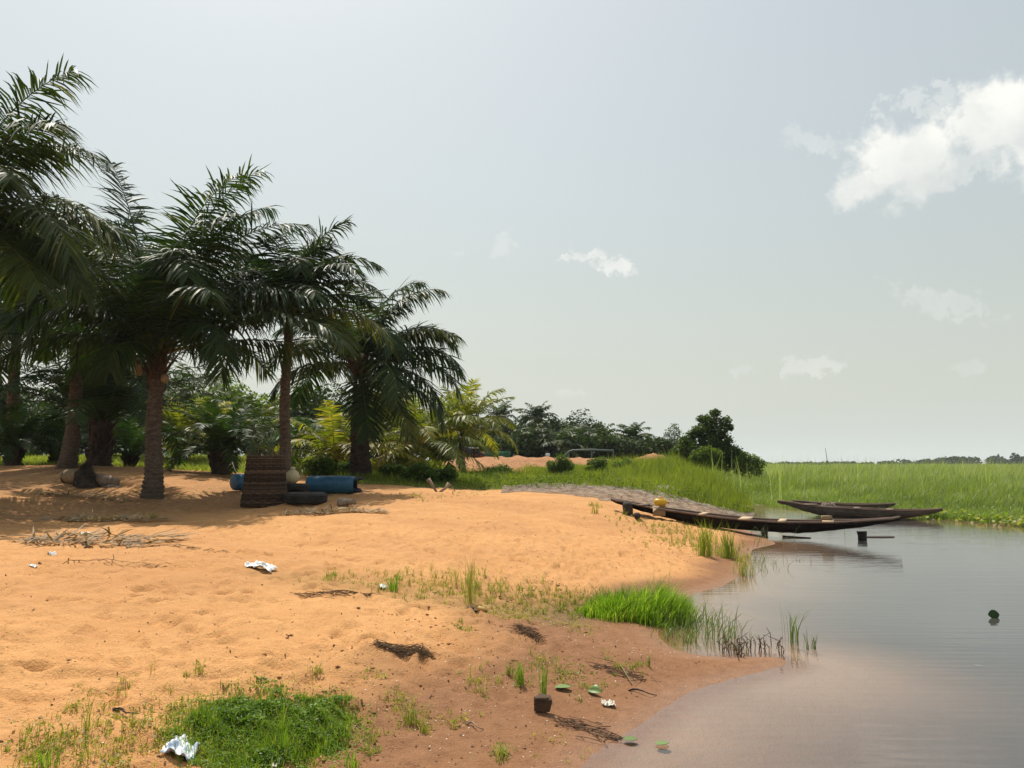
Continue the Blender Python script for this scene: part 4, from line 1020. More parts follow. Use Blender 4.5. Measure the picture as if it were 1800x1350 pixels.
tuft('thin stalk with a drooping top left of the creeping mat', 152, 1285, 70, 8, 4, 'weed', .2, .3, .006)

# weeds standing in the water beside the bright clump
wb = Buf()
for (px, py, rp, n, h) in [(1235, 1095, 50, 70, .3), (1205, 1120, 56, 70, .26), (1270, 1120, 46, 60, .32), (1180, 1115, 34, 40, .18), (1335, 985, 30, 40, .25), (1345, 1000, 26, 24, .25), (1400, 985, 16, 8, .12), (1330, 960, 30, 20, .4), (1350, 950, 40, 14, .45)]:
    c = g0(px, py); s = c[1] / F
    X = c[0] + rng.normal(0, rp * s * .5, n); Y = c[1] + rng.normal(0, rp * s * .9, n)
    blades(np.stack([X, Y, np.full(n, -.03)], -1), h * rng.uniform(.4, 1.2, n), .009, rng.normal(.3, 1.3, n), np.abs(rng.normal(.8, .35, n)), rng.uniform(.1, 1, n), 3, wb)
tag(add('water_grass', wb.mesh('water_grass'), M['darkreed'], kind='stuff'), 'loose grass blades standing in the shallow water beside the bright clump', 'grass')
bw = Buf(); c = g0(1330, 1148); s = c[1] / F
for k in range(42):
    x = c[0] + rng.uniform(-60, 52) * s; y = c[1] + rng.normal(0, 10) * s * 2
    h = rng.uniform(.05, .16); P_ = np.array([(x, y, -.02), (x + rng.normal(0, .015), y, h * .6), (x + rng.normal(0, .03), y, h)])
    bw.put(*tube(P_, [.004, .003, .002], 4), tint=.2)
    z = rng.uniform(.2, 1, 9); leaves(np.stack([np.interp(z, [0, .6, 1], P_[:, 0]), np.full(9, y), z * h], -1) + rng.normal(0, .006, (9, 3)), .02, rng.uniform(.1, .8, 9), bw)
tag(add('brown_water_weed', bw.mesh('brown_water_weed'), M['brownweed'], kind='stuff'), 'row of brown leafy stalks standing in shallow water at the spit', 'water weed')

# small litter on the sand
pb = Buf(); n = 34000
X = rng.uniform(-11, 4.5, n); Y = 3.2 + 17 * rng.uniform(0, 1, n) ** 1.5; d = signed(X, Y)
k = (d > .15) & (np.abs(X) < .72 * Y + .3) & (rng.uniform(size=n) < .25 + .75 * np.exp(-((d - 1.5) / 1.0) ** 2)); X, Y = X[k], Y[k]
leaves(np.stack([X, Y, hgt(X, Y) + .004], -1), (.004 + .026 * rng.uniform(0, 1, len(X)) ** 2.2) * (1 + Y * .03), rng.uniform(0, .6, len(X)), pb, up=.96, asp=.45)
tag(add('dark_sand_litter', pb.mesh('dark_sand_litter'), M['darkdry'], kind='stuff'), 'dark crumbs and dead leaf bits strewn over the sand', 'litter')
pb = Buf(); n = 2600
X = rng.uniform(-3, 2.4, n); Y = rng.uniform(3.3, 9, n); d = signed(X, Y); k = (d > .05) & (d < 2.2); X, Y = X[k], Y[k]
leaves(np.stack([X, Y, hgt(X, Y) + .004], -1), rng.uniform(.005, .015, len(X)), rng.uniform(.4, 1, len(X)), pb, up=.8, asp=.6)
tag(add('pale_shell_litter', pb.mesh('pale_shell_litter'), M['shell'], kind='stuff'), 'pale shell grit scattered on the wet sand', 'litter')


# clods of damp soil in the trampled belt
kb = Buf(); n = 9000
X = rng.uniform(-5, 3.5, n); Y = rng.uniform(3.3, 13, n); d = signed(X, Y)
k = (rng.uniform(size=n) < .9 * np.exp(-((d - 1.9) / .8) ** 2)) & (perlin(X * 1.5, Y * 1.5, 14) + .6 * perlin(X * 4, Y * 4, 15) > .08) & (Y < 10); X, Y = X[k], Y[k]; n = len(X)
r_ = .003 + .013 * rng.uniform(0, 1, n) ** 4
oc = np.array([(1, 0, 0), (-1, 0, 0), (0, 1, 0), (0, -1, 0), (0, 0, 1), (0, 0, -.6)], float)
V = oc[None] * rng.uniform(.6, 1.5, (n, 6, 1)) * r_[:, None, None] * np.array((1.5, 1.1, .75)) + np.stack([X, Y, hgt(X, Y) + r_ * .3], -1)[:, None]
T_ = np.array([(0, 2, 4), (2, 1, 4), (1, 3, 4), (3, 0, 4), (2, 0, 5), (1, 2, 5), (3, 1, 5), (0, 3, 5)])
kb.put(V.reshape(-1, 3), [(np.arange(n)[:, None, None] * 6 + T_[None]).reshape(-1, 3)])
tag(add('soil_clods', kb.mesh('soil_clods'), M['clod'], kind='stuff'), 'small clods of damp brown soil strewn over the trampled sand', 'soil')
ub = Buf(); n = 60000
X = rng.uniform(-7, 12, n); Y = rng.uniform(25.6, 50, n); q = perlin(X * .55, Y * .55, 15) + .5 * perlin(X * 1.7, Y * 1.7, 16)
k = (q > .12) & (marsh_w(X, Y) < .5) & (rng.uniform(size=n) < veg_mask(X, Y, signed(X, Y))); X, Y, q = X[k], Y[k], q[k]
leaves(np.stack([X, Y, hgt(X, Y) + rng.uniform(.03, 1, len(X)) * (.12 + .9 * (q - .1))], -1), rng.uniform(.05, .12, len(X)), np.clip(rng.uniform(0, .8, len(X)) + .2 * perlin(X, Y, 3), 0, 1), ub)
tag(add('undergrowth', ub.mesh('undergrowth'), M['shrub'], kind='stuff'), 'leafy undergrowth mixed into the rough grass behind the sand', 'undergrowth')


# ------------------------------------------------------------------ canoes
def canoe(label, gun_px, yl, yr, depth, width, mout, min_, thw, group, inner=.55, nper=9):
    n = 41; t = np.linspace(0, 1, n)
    px = np.array([g[0] for g in gun_px], float); py = np.array([g[1] for g in gun_px], float)
    xl = at(px[0], py[0], yl); xr = at(px[-1], py[-1], yr)
    cx = xl[0] + (xr[0] - xl[0]) * t; cy = yl + (yr - yl) * t
    ppx = 900 + cx / cy * F * 1.0
    gz = np.array([at(p, np.interp(p, px, py), y)[2] for p, y in zip(ppx, cy)])
    gz = np.convolve(np.pad(gz, 3, mode='edge'), np.ones(7) / 7, 'valid'); gz[0] = xl[2]; gz[-1] = xr[2]
    dirv = np.array((xr[0] - xl[0], yr - yl)); Lh = np.linalg.norm(dirv); dirv /= Lh; sv = np.array((-dirv[1], dirv[0]))
    sh = np.maximum(.02, np.sin(math.pi * np.clip(t * .97 + .015, 0, 1)) ** .62)
    w = width / 2 * sh; dp = depth * np.minimum(1, .18 + 2.6 * np.minimum(t, 1 - t)) ** .9
    org = np.array((cx[n // 2], cy[n // 2], gz.min() - depth))
    root = thing('canoe', label, 'boat', org, group)
    def ring(wo, dpo, lift=0):
        rows = []
        for (a, bz) in ((1.0, 0), (.93, .38), (.8, .74), (.5, .98), (0, 1.0), (-.5, .98), (-.8, .74), (-.93, .38), (-1.0, 0)):
            rows.append(np.stack([cx + sv[0] * a * wo - org[0], cy + sv[1] * a * wo - org[1], gz - bz * dpo + lift - org[2]], -1))
        return np.stack(rows, 1)
    def sheet(R_, flip):
        V = R_.reshape(-1, 3); i = np.arange(n - 1)[:, None] * nper; j = np.arange(nper - 1)[None]
        q = np.stack([i + j, i + j + 1, i + nper + j + 1, i + nper + j], -1).reshape(-1, 4)
        return V, [q[:, ::-1] if flip else q]
    b = Buf(); V, f = sheet(ring(w, dp), False); V = V + .006 * rng.normal(size=V.shape); b.put(V, f)
    hull = add('hull', b.mesh('hull', True), mout, root)
    b = Buf(); b.put(*sheet(ring(np.maximum(w - .035, .004), np.maximum(dp - .05, .01), -.004), True))
    add('lining', b.mesh('lining', True), min_, hull)
    for s_ in (1, -1):
        Pg = np.stack([cx + sv[0] * s_ * (w - .014) - org[0], cy + sv[1] * s_ * (w - .014) - org[1], gz + .008 - org[2]], -1)
        add('gunwale', new_mesh('gunwale', *tube(Pg, .026, 6, True)), min_, root)
    for s_ in (1, -1):            # the seam between the bottom and the side plank
        Ps = np.stack([cx + sv[0] * s_ * w * .945 - org[0], cy + sv[1] * s_ * w * .945 - org[1], gz - .36 * dp - org[2]], -1)[2:-2]
        add('plank_seam', new_mesh('plank_seam', *tube(Ps, .011, 5, True)), mout, hull)
    for (tp, wd, mt) in thw:
        k = int(tp * (n - 1)); c = np.array((cx[k] - org[0], cy[k] - org[1], gz[k] + .02 - org[2]))
        ang = math.atan2(dirv[1], dirv[0])
        V, f = box((0, 0, 0), (wd, 2 * w[k] + .06, .03)); cs, sn = math.cos(ang), math.sin(ang)
        V = V @ np.array([[cs, sn, 0], [-sn, cs, 0], [0, 0, 1]]) + c
        add('thwart', new_mesh('thwart', V, f), mt, root)
    return root, (cx, cy, gz, w)


G9 = 'wooden canoes drawn up at the shore'
_, C1 = canoe('long black canoe propped on posts half over the water', [(1075, 877), (1095, 882), (1130, 890), (1200, 900), (1260, 908), (1330, 915), (1400, 917.5), (1480, 917.5), (1540, 913.5), (1582, 909)], 20.0, 17.4, .25, .8,
              M['canoe'], M['canoe_in'], [(.13, .22, M['canoe_in']), (.19, .16, M['plank']), (.36, .14, M['plank']), (.5, .26, M['plank']), (.64, .16, M['plank']), (.79, .24, M['plank'])], G9)
canoe('grey brown canoe with a net heap inside, lying before the reeds', [(1367, 880), (1390, 884), (1430, 890), (1500, 894), (1560, 897), (1610, 897), (1656, 894)], 25.9, 24.2, .32, .85, M['canoe_old'], M['canoe_in'],
      [(.2, .5, M['canoe_in']), (.52, .2, M['canoe_in']), (.7, .2, M['canoe_in'])], G9)
canoe('darker canoe mostly hidden behind the one with the net heap', [(1394, 880), (1430, 884), (1480, 886.5), (1530, 887), (1573, 885)], 27.0, 26.4, .3, .75, M['canoe_old'], M['canoe_in'], [(.4, .2, M['canoe_in'])], G9)


def post(label, px, top_py, bot_py, wpx, Y=None, bot=None, name='wooden_post', rx=0):
    y = Y; t = at(px, top_py, y); z0 = min(float(hgt(t[0], y)), at(px, bot_py, y)[2]) - .15
    r = wpx / 2 * y / F; k = 7; s = np.linspace(0, 1, k)
    P_ = np.stack([.01 * np.sin(s * 5), .01 * np.cos(s * 4), s * (t[2] - z0)], -1)
    V, f = tube(P_, r * (1 + .08 * np.sin(s * 9)), 11); V += .008 * rng.normal(size=V.shape)
    return tag(add(name, new_mesh(name, V, f, True), M['wood'], loc=(t[0], y, z0)), label, 'post', 'posts under the black canoe')


post('round post under the right end of the black canoe', 1515, 934, 958, 15, 17.9)
post('square dark post under the middle of the black canoe', 1343, 921, 950, 12, 18.3)
# log under the bow
lc = on(1102, 19.45)
b = Buf(); V, f = tube([(0, 0, -.1), (.01, 0, .1), (0, .01, .24), (.01, 0, .3)], [.13, .125, .12, .1], 11); b.put(V + .012 * rng.normal(size=V.shape), f)
tag(add('log', b.mesh('log', True), M['wood'], loc=lc), 'dark log stub propping up the left end of the black canoe', 'log')
b = Buf(); V, f = tube([(-.02, -.3, .07), (0, 0, .07), (.02, .3, .06)], [.075, .085, .07], 9); b.put(V + .01 * rng.normal(size=V.shape), f)
tag(add('log', b.mesh('log', True), M['wood'], loc=on(1119, 19.0)), 'small dark log on the sand beside the bow log', 'log')
# flat plank / paddle beside the right post
p = g0(1545, 944)
b = Buf(); n = 24; th = np.linspace(0, 2 * math.pi, n, endpoint=False)
V = np.concatenate([np.stack([.36 * np.cos(th), .16 * np.sin(th), 0 * th + z], -1) for z in (.0, .018)])
i = np.arange(n); b.put(V, [np.stack([i, (i + 1) % n, n + (i + 1) % n, n + i], -1), np.array([i + n])])
tag(add('floating_board', b.mesh('floating_board'), M['canoe_old'], loc=p), 'flat rounded board lying on the water beside the right post', 'board')
b = Buf(); V, f = tube([at(1375, 938, 18.2), at(1425, 941, 18.0)], [.028, .02], 8); o0 = V.mean(0); b.put(V - o0, f)
tag(add('sunken_pole', b.mesh('sunken_pole', True), M['wood'], loc=(o0[0], o0[1], .01)), 'dark pole lying in the water under the black canoe', 'pole')

# yellow jerrycan in the bow
k = 8; cx, cy, gz, w = C1
jc = np.array((cx[k] + .05, cy[k] + .12, gz[k] - .02)); jp = at(1161, 885, cy[k])
root = thing('jerrycan', 'yellow plastic jerrycan lying in the black canoe', 'jerrycan', (jp[0], jp[1], jp[2] - .07))
V, f = lathe([(.001, -.15), (.07, -.145), (.095, -.12), (.1, 0), (.095, .1), (.07, .13), (.035, .15), (.03, .19), (.001, .19)], 14)
V = V[:, [2, 0, 1]] * (1, 1, .95) + (0, 0, .1); add('body', new_mesh('body', V, f, True), M['yellow'], root)
V, f = tube([(-.05, -.02, .19), (-.03, -.02, .23), (.05, -.02, .23), (.07, -.02, .185)], .012, 6); add('handle', new_mesh('handle', V, f, True), M['yellow'], root)
V, f = tube([(.19, 0, .1), (.225, 0, .1)], .036, 10); add('cap', new_mesh('cap', V, f, True), M['cream'], root)
b = Buf(); V, f = box((0, 0, 0), (.3, .26, .015)); V[:, 2] += .02 * rng.normal(size=len(V)); b.put(V, f)
k = 9; tag(add('cardboard_sheet', b.mesh('cardboard_sheet'), M['tan'], loc=(cx[7] , cy[7] - .34, gz[7] - .05)), 'brown sheet hanging over the side of the black canoe under the jerrycan', 'sheet').rotation_euler = (R(62), 0, R(-10))
b = Buf(); V, f = box((0, 0, .05), (.22, .16, .1)); V += .012 * rng.normal(size=V.shape); b.put(V, f)
tag(add('cloth_bundle', b.mesh('cloth_bundle'), M['tan'], loc=(cx[31], cy[31] + .1, gz[31] + .035)), 'tan bundle on a thwart at the right end of the black canoe', 'bundle')


def heap(name, label, cat, c, rx, ry, h, mtl, seed, group=None, fuzz=0, mtl2=None):
    n, k = 40, 14; th = np.linspace(0, 2 * math.pi, n, endpoint=False); q = np.linspace(0, 1, k)
    TH, QQ = np.meshgrid(th, q); wob = 1 + .22 * perlin(np.cos(TH) * 1.6 + seed, np.sin(TH) * 1.6, 5)
    X = np.cos(TH) * QQ * rx * wob; Y = np.sin(TH) * QQ * ry * wob
    Zh = h * (1 - QQ ** 2.2) * (1 + .4 * perlin(X * 3 / rx + seed, Y * 3 / ry, 6)) + h * .16 * perlin(X * 9 / rx, Y * 9 / ry + seed, 7) * (1 - QQ ** 4)
    V = np.stack([X, Y, Zh - .01], -1).reshape(-1, 3)
    i = np.arange(k - 1)[:, None] * n; j = np.arange(n)[None]; j2 = (j + 1) % n
    b = Buf(); b.put(V, [np.stack([i + j, i + j2, i + n + j2, i + n + j], -1).reshape(-1, 4)])
    if fuzz:
        kk = rng.integers(0, len(V), fuzz)
        blades(V[kk], h * rng.uniform(.1, .4, fuzz), .008, rng.uniform(-3, 3, fuzz), np.abs(rng.normal(.7, .3, fuzz)), .5, 2, b)
    return tag(add(name, b.mesh(name, True), mtl, loc=c), label, cat, group)


c2 = at(1456, 889, 25.3); heap('net_heap', 'grey net heap lying inside the grey brown canoe', 'net', c2 - (0, 0, .14), .36, .24, .26, M['net'], 3)
# spread net on the bank behind the canoe
fe = [(880, 862, 24.0), (960, 866, 23.6), (1060, 877, 22.0), (1150, 893, 21.2), (1230, 903, 21.6), (1300, 907, 23.2), (1322, 904, 24.9)]
be = [(885, 853, 27.5), (1000, 851, 29.5), (1090, 855, 29.0), (1150, 864, 28.6), (1215, 877, 28.0), (1285, 890, 27.2), (1328, 899, 26.3)]
n, k = 130, 30; u = np.linspace(0, 1, n)
fx = np.array([at(*q)[:2] for q in fe]); bx_ = np.array([at(*q)[:2] for q in be]); tt = np.linspace(0, 1, 7)
fu = np.stack([np.interp(u, tt, fx[:, i]) for i in (0, 1)], -1); bu = np.stack([np.interp(u, tt, bx_[:, i]) for i in (0, 1)], -1)
fu += .9 * np.stack([perlin(u * 14, u * 0, 1), perlin(u * 14, u * 0 + 5, 2)], -1); v = np.linspace(0, 1, k)
XY = fu[None] * (1 - v)[:, None, None] + bu[None] * v[:, None, None]
zz = np.maximum(hgt(XY[..., 0], XY[..., 1]), 0) + .008 + (.2 * np.abs(perlin(XY[..., 0] * 1.3, XY[..., 1] * 1.7, 6)) + .1 * np.abs(perlin(XY[..., 0] * 4, XY[..., 1] * 5, 7))) * np.minimum(1, 6 * np.minimum(v, 1 - v))[:, None]
i = np.arange(k - 1)[:, None] * n; j = np.arange(n - 1)[None]
ob = add('fishing_net', new_mesh('fishing_net', np.concatenate([XY, zz[..., None]], -1).reshape(-1, 3), [np.stack([i + j, i + j + 1, i + n + j + 1, i + n + j], -1).reshape(-1, 4)], True), M['net'])
tag(ob, 'wide grey fishing net spread over the bank behind the black canoe', 'net')
heap('net_heap', 'pale net heap at the back edge of the spread net', 'net', on(1165, 28.6) + (0, 0, .04), .62, .35, .2, M['net_white'], 8, fuzz=700)
heap('net_heap', 'small dark cloth heap left of the pale net heap', 'cloth', on(1132, 28.8) + (0, 0, .04), .26, .2, .13, M['net_dark'], 12)
b = Buf(); V, f = box((0, 0, .04), (.62, .3, .07)); V += .01 * rng.normal(size=V.shape); b.put(V, f)
tag(add('dark_board', b.mesh('dark_board'), M['black'], loc=on(1016, 28.8) + (0, 0, .03)), 'flat black board at the back of the spread net', 'board')
b = Buf(); V, f = tube([(-.22, 0, .06), (0, .02, .1), (.22, 0, .06)], [.05, .1, .03], 8); b.put(V, f)
tag(add('driftwood', b.mesh('driftwood', True), M['drift'], loc=(*g0(1315, 899, .05)[:2], .06)), 'brown driftwood piece at the right tip of the spread net', 'driftwood')

# platform with mast in the reeds
c = on(1441, 120)
root = thing('platform', 'thin flat platform with a tall mast standing in the far reeds', 'platform', c)
zt = at(1441, 816, 120)[2]; x0 = at(1425, 816, 120)[0] - c[0]; x1 = at(1457, 816, 120)[0] - c[0]
add('deck', new_mesh('deck', *box(((x0 + x1) / 2, 0, zt - c[2]), (x1 - x0, 1.2, .2))), M['pipe'], root)
for x in (x0 + .15, x1 - .15): add('leg', new_mesh('leg', *tube([(x, 0, 0), (x, 0, zt - c[2] - .1)], .08, 6)), M['pipe'], root)
zm = at(1453, 787, 120)[2] - c[2]
add('mast', new_mesh('mast', *tube([(x1 - .1, .4, 0), (x1 - .1, .4, zm * .6), (x1 - .3, .4, zm)], [.06, .05, .03], 6)), M['pipe'], root)
add('lamp_head', new_mesh('lamp_head', *box((x1 - .1, .4, zt - c[2] + .3), (.3, .3, .5))), M['pipe'], root)

# ------------------------------------------------------------------ basket, tyres, drums
bc = on(466, 19.0); s = 19.0 / F
root = thing('woven_basket', 'tall dark woven twig basket standing on the sand', 'basket', bc)
Hb = 88 * s; r0 = 39 * s; r1 = 29.5 * s
rad = lambda z: r0 + (r1 - r0) * (z / Hb) ** .8
ns = 26
wv = Buf(); nr = 22
for k in range(nr):
    for h_ in range(2):
        z = Hb * (k + .5 * h_ + .3) / nr * .965; th = np.linspace(0, 2 * math.pi, 105); ph = math.pi * (k + h_)
        rr = rad(z) + .02 * np.sin(th * ns / 2 + ph) + .007 * perlin(th * 3, th * 0 + k * 1.7 + h_, 3)
        P_ = np.stack([rr * np.cos(th), rr * np.sin(th), z + .012 * perlin(th * 1.6, th * 0 + k + .5 * h_, 5) + .006 * perlin(th * 6, th * 0 + k, 2)], -1)
        wv.put(*tube(P_, .0185 * (1 + .3 * perlin(th * 4, th * 0 + k * 2.3, 9)), 5, False), tint=rng.uniform(0, 1) ** 2.2)
add('weave', wv.mesh('weave'), M['weave'], root, kind='stuff')
for k in range(ns):
    a = 2 * math.pi * k / ns; e = rng.uniform(.0, .13)
    P_ = [(r0 * math.cos(a), r0 * math.sin(a), -.05), (rad(Hb / 2) * math.cos(a), rad(Hb / 2) * math.sin(a), Hb / 2), (r1 * math.cos(a) * rng.uniform(.96, 1.03), r1 * math.sin(a), Hb + e)]
    add('stake', new_mesh('stake', *tube(P_, [.016, .015, .011], 6)), M['twig'], root)
V, f = lathe([(r0 - .03, 0), (r1 - .03, Hb * .93)], 24); add('inner_wall', new_mesh('inner_wall', V, f, True), M['wood'], root)


def tyre(label, c, Ro, wdt, flat=True, mt='rubber', side=None):
    root = thing('tyre', label, 'tyre', c, 'old tyres beside the woven basket')
    h = wdt / 2
    V, f = lathe([(Ro * .56, -h * .72), (Ro * .6, -h * .95), (Ro * .8, -h), (Ro * .94, -h * .85), (Ro, -h * .6), (Ro, h * .6), (Ro * .94, h * .85), (Ro * .8, h), (Ro * .6, h * .95), (Ro * .56, h * .72), (Ro * .54, 0), (Ro * .56, -h * .72)], 36)
    tc_ = add('carcass', new_mesh('carcass', V + (0, 0, h), f, True), M[mt], root)
    b = Buf()
    for k in range(44):
        a = 2 * math.pi * k / 44
        for z, o in ((-h * .38, 0), (h * .05, .07), (h * .42, 0)):
            Vb, fb_ = box((0, 0, 0), (.02, Ro * .1, h * .3), 0); aa = a + o
            cs, sn = math.cos(aa), math.sin(aa)
            b.put(Vb @ np.array([[cs, sn, 0], [-sn, cs, 0], [0, 0, 1]]) + (math.cos(aa) * (Ro + .004), math.sin(aa) * (Ro + .004), z + h), fb_)
    add('tread', b.mesh('tread'), M[mt], tc_, kind='stuff')
    V, f = lathe([(Ro * .62, h * .975), (Ro * .8, h * 1.015), (Ro * .9, h * .945)], 36)
    add('sidewall', new_mesh('sidewall', V + (0, 0, h), f, True), M[side or mt], tc_)
    return root


tyre('single old tyre lying flat in front of the basket', on(539, 18.6), .48, .27, side='dust')
t0 = on(514, 20.2)
tyre('bottom tyre of the stack behind the basket', t0, .4, .2)
tyre('top tyre of the stack behind the basket', t0 + (.01, .02, .203), .39, .19)
V, f = lathe([(.001, 0), (.09, .01), (.17, .08), (.19, .18), (.16, .28), (.09, .34), (.05, .36), (.05, .4), (.001, .4)], 16)
root = thing('plastic_canister', 'round cream plastic canister on the tyre stack', 'canister', t0 + (.0, -.02, .394))
add('body', new_mesh('body', V, f, True), M['cream'], root)
V, f = lathe([(.06, .38), (.06, .43), (.001, .435)], 12); add('lid', new_mesh('lid', V, f, True), M['cream'], root)


def drum(label, c, L, r, rz, mtl, open_end=False, rx=0, name='plastic_drum'):
    root = thing(name, label, 'drum', c, rz=rz)
    pr = [(.001, 0), (r * .7, .005), (r * .92, .03), (r, .1)]
    for q in np.linspace(.15, .85, 8): pr.append((r * (1 + (.025 if int(q * 10) % 3 == 0 else 0)), L * q))
    pr += [(r, L - .1), (r * .94, L - .03)] + ([(r * .9, L)] if open_end else [(r * .7, L - .005), (.001, L)])
    V, f = lathe(pr, 28); V = V[:, [2, 0, 1]] - (L / 2, 0, -r)
    add('body', new_mesh('body', V, f, True), M[mtl], root)
    return root


d = drum('long faded blue plastic drum lying on its side', on(582, 21.2), 86 * 21.2 / F, 15.5 * 21.2 / F, R(-4), 'blue', True)
L = 86 * 21.2 / F; r = 15.5 * 21.2 / F
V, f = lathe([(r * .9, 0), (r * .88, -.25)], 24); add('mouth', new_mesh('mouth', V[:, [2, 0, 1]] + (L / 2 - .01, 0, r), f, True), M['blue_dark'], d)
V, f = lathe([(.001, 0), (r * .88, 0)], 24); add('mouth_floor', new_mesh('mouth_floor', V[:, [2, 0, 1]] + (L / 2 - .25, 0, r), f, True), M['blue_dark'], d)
a = np.linspace(-1.0, 1.1, 9); b = Buf()
for (z0, a0, a1, l0) in ((0, .6, 2.5, .26), (0, 3.6, 5.9, .2)):
    aa = np.linspace(a0, a1, 12); ll_ = l0 * np.sin((aa - a0) / (a1 - a0) * math.pi) ** .5
    V = np.concatenate([np.stack([0 * aa + L / 2, r * .9 * np.cos(aa), r + r * .9 * np.sin(aa)], -1), np.stack([L / 2 + ll_, r * .82 * np.cos(aa), r + r * .82 * np.sin(aa)], -1), np.stack([L / 2 + ll_, r * .78 * np.cos(aa), r + r * .78 * np.sin(aa)], -1), np.stack([0 * aa + L / 2, r * .85 * np.cos(aa), r + r * .85 * np.sin(aa)], -1)])
    i = np.arange(11); b.put(V, [np.concatenate([np.stack([i + 12 * q, i + 1 + 12 * q, i + 13 + 12 * q, i + 12 + 12 * q], -1) for q in range(3)])])
add('cut_flap', b.mesh('cut_flap', True), M['blue_dark'], d)
drum('blue drum half hidden behind the left side of the basket', on(430, 22.3), .75, .235, R(55), 'blue')
drum('tan plastic drum lying in the shade left of the big palm', on(128, 21.6), .62, .2, R(-12), 'tan')
heap('net_heap', 'dark net heap piled between the tan drum and a log', 'net', on(150, 21.3), .3, .3, .58, M['net_dark'], 17, fuzz=900)
V, f = tube([(-.4, 0, .17), (0, .03, .18), (.25, 0, .15), (.5, -.05, .12)], [.18, .19, .15, .1], 11)
tag(add('log', new_mesh('log', V + .012 * rng.normal(size=V.shape), f, True), M['drift'], loc=on(177, 21.5)), 'short pale log beside the dark net heap', 'log')
heap('net_heap', 'thin grey net trailing from the short pale log', 'net', on(196, 21.4), .28, .2, .1, M['net'], 19, fuzz=300)

# thin stick over the hidden drum
p0 = at(408, 812, 22.6); p1 = at(424, 836, 22.3)
V, f = tube([p0 - p1, (0, 0, -.3)], [.012, .014], 6); tag(add('stick', new_mesh('stick', V, f), M['drift'], loc=p1), 'thin pale stick standing left of the basket', 'stick')


# ------------------------------------------------------------------ fallen fronds, driftwood, debris
def fallen(label, px, py, L, az, n=34, ll=.5, mtl='dry', wid=.036, hang=.05, name='fallen_frond', rr=.02, fw=0, group=None, tint=.5, lift=.34):
    c = hit(px, py); b = frond(L, R(4), R(6), n, ll, hang, wid, rg=rng, tint=tint, rr=rr, start=.22, side=rng.normal(0, .2), ruffle=.2, mess=.28)
    V = np.concatenate(b.V); cs, sn = math.cos(az), math.sin(az)
    # dry leaflets fold forward along the midrib
    V[:, 1] *= .62
    W = np.stack([V[:, 0] * cs - V[:, 1] * sn, V[:, 0] * sn + V[:, 1] * cs, V[:, 2]], -1)
    W[:, 2] = hgt(W[:, 0] + c[0], W[:, 1] + c[1]) - c[2] + .02 + np.clip(np.abs(V[:, 2]) * lift, 0, .2)
    b.V = [W]
    return tag(add(name, b.mesh(name), M[mtl], loc=c), label, 'palm frond', group or 'dry palm fronds fallen on the sand')


fallen('upper dry frond of the bundle at the left edge, tips to the right', 20, 912, 2.9, R(-8), 60, .95)
fallen('second dry frond of the left edge bundle, spreading to the right', 60, 918, 2.6, R(5), 60, .9)
fallen('lower dry frond bundle at the left edge', -30, 945, 2.8, R(8), 60, .95)
fallen('flat dark dry frond lowest in the left edge bundle', -40, 952, 2.6, R(-3), 60, .9, tint=.25)
fallen('long thin dark dry stalk lying alone on the open sand', 68, 993, 1.35, R(0), 12, .3, 'darkdry', .014, rr=.014, tint=.5)
fallen('dry frond heap lying in front of the basket', 455, 908, 2.0, R(8), 60, .8, tint=.6)
fallen('dry frond crossing the heap in front of the basket', 500, 900, 2.2, R(-5), 60, .75, tint=.6)
fallen('dry grey frond in the shade right of the left edge', 30, 868, 2.6, R(0), 50, .8, tint=.3)


def debris(label, px0, py0, px1, py1, wid, n, mtl='darkdry', name='debris_heap', h=.05):
    a = hit(px0, py0); e = hit(px1, py1); c = (a + e) / 2; b = Buf()
    for _ in range(n):
        t = rng.uniform(0, 1); q = a * (1 - t) + e * t + np.array((rng.normal(0, wid), rng.normal(0, wid), 0)) * (.5 + math.sin(t * math.pi))
        an = math.atan2(e[1] - a[1], e[0] - a[0]) + rng.normal(0, .7); l = rng.uniform(.04, .2)
        P_ = np.array([q + (math.cos(an) * l * k_, math.sin(an) * l * k_, 0) for k_ in (-.5, 0, .5)])
        P_[:, 2] = hgt(P_[:, 0], P_[:, 1]) + rng.uniform(0, h) + np.array((0, rng.uniform(0, h * .5), 0))
        b.put(*tube(P_ - c, rng.uniform(.001, .003), 4), tint=rng.uniform(0, .8))
    return tag(add(name, b.mesh(name), M[mtl], loc=c), label, 'debris')


debris('mat of dry brown stalks on the sand left of the weedy strip', 530, 1048, 650, 1046, .06, 130, h=.015)
debris('dark curved band of dead roots on the trampled sand', 668, 1135, 750, 1150, .025, 200, h=.018)
debris('dark heap of dead roots left of the bright grass clump', 912, 1102, 945, 1124, .028, 170, h=.03)
debris('tangle of dead stalks near the water in front of the brown block', 985, 1268, 1085, 1300, .05, 60, 'brownweed', h=.015)
debris('thin dry twigs scattered on the sand right of the long stalk', 225, 955, 400, 972, .05, 90, h=.012)
debris('thin row of dry bits along the wet spit', 1050, 1170, 1150, 1200, .05, 50, 'brownweed', h=.015)


def drift(label, pts, Y, rads, mt='drift', name='driftwood'):
    P_ = np.array([at(*q, Y) for q in pts]); c = P_[0].copy()
    V, f = tube(P_ - c, np.array(rads) * Y / F, 8); V += .006 * rng.normal(size=V.shape)
    return tag(add(name, new_mesh(name, V, f, True), M[mt], loc=c), label, 'driftwood')


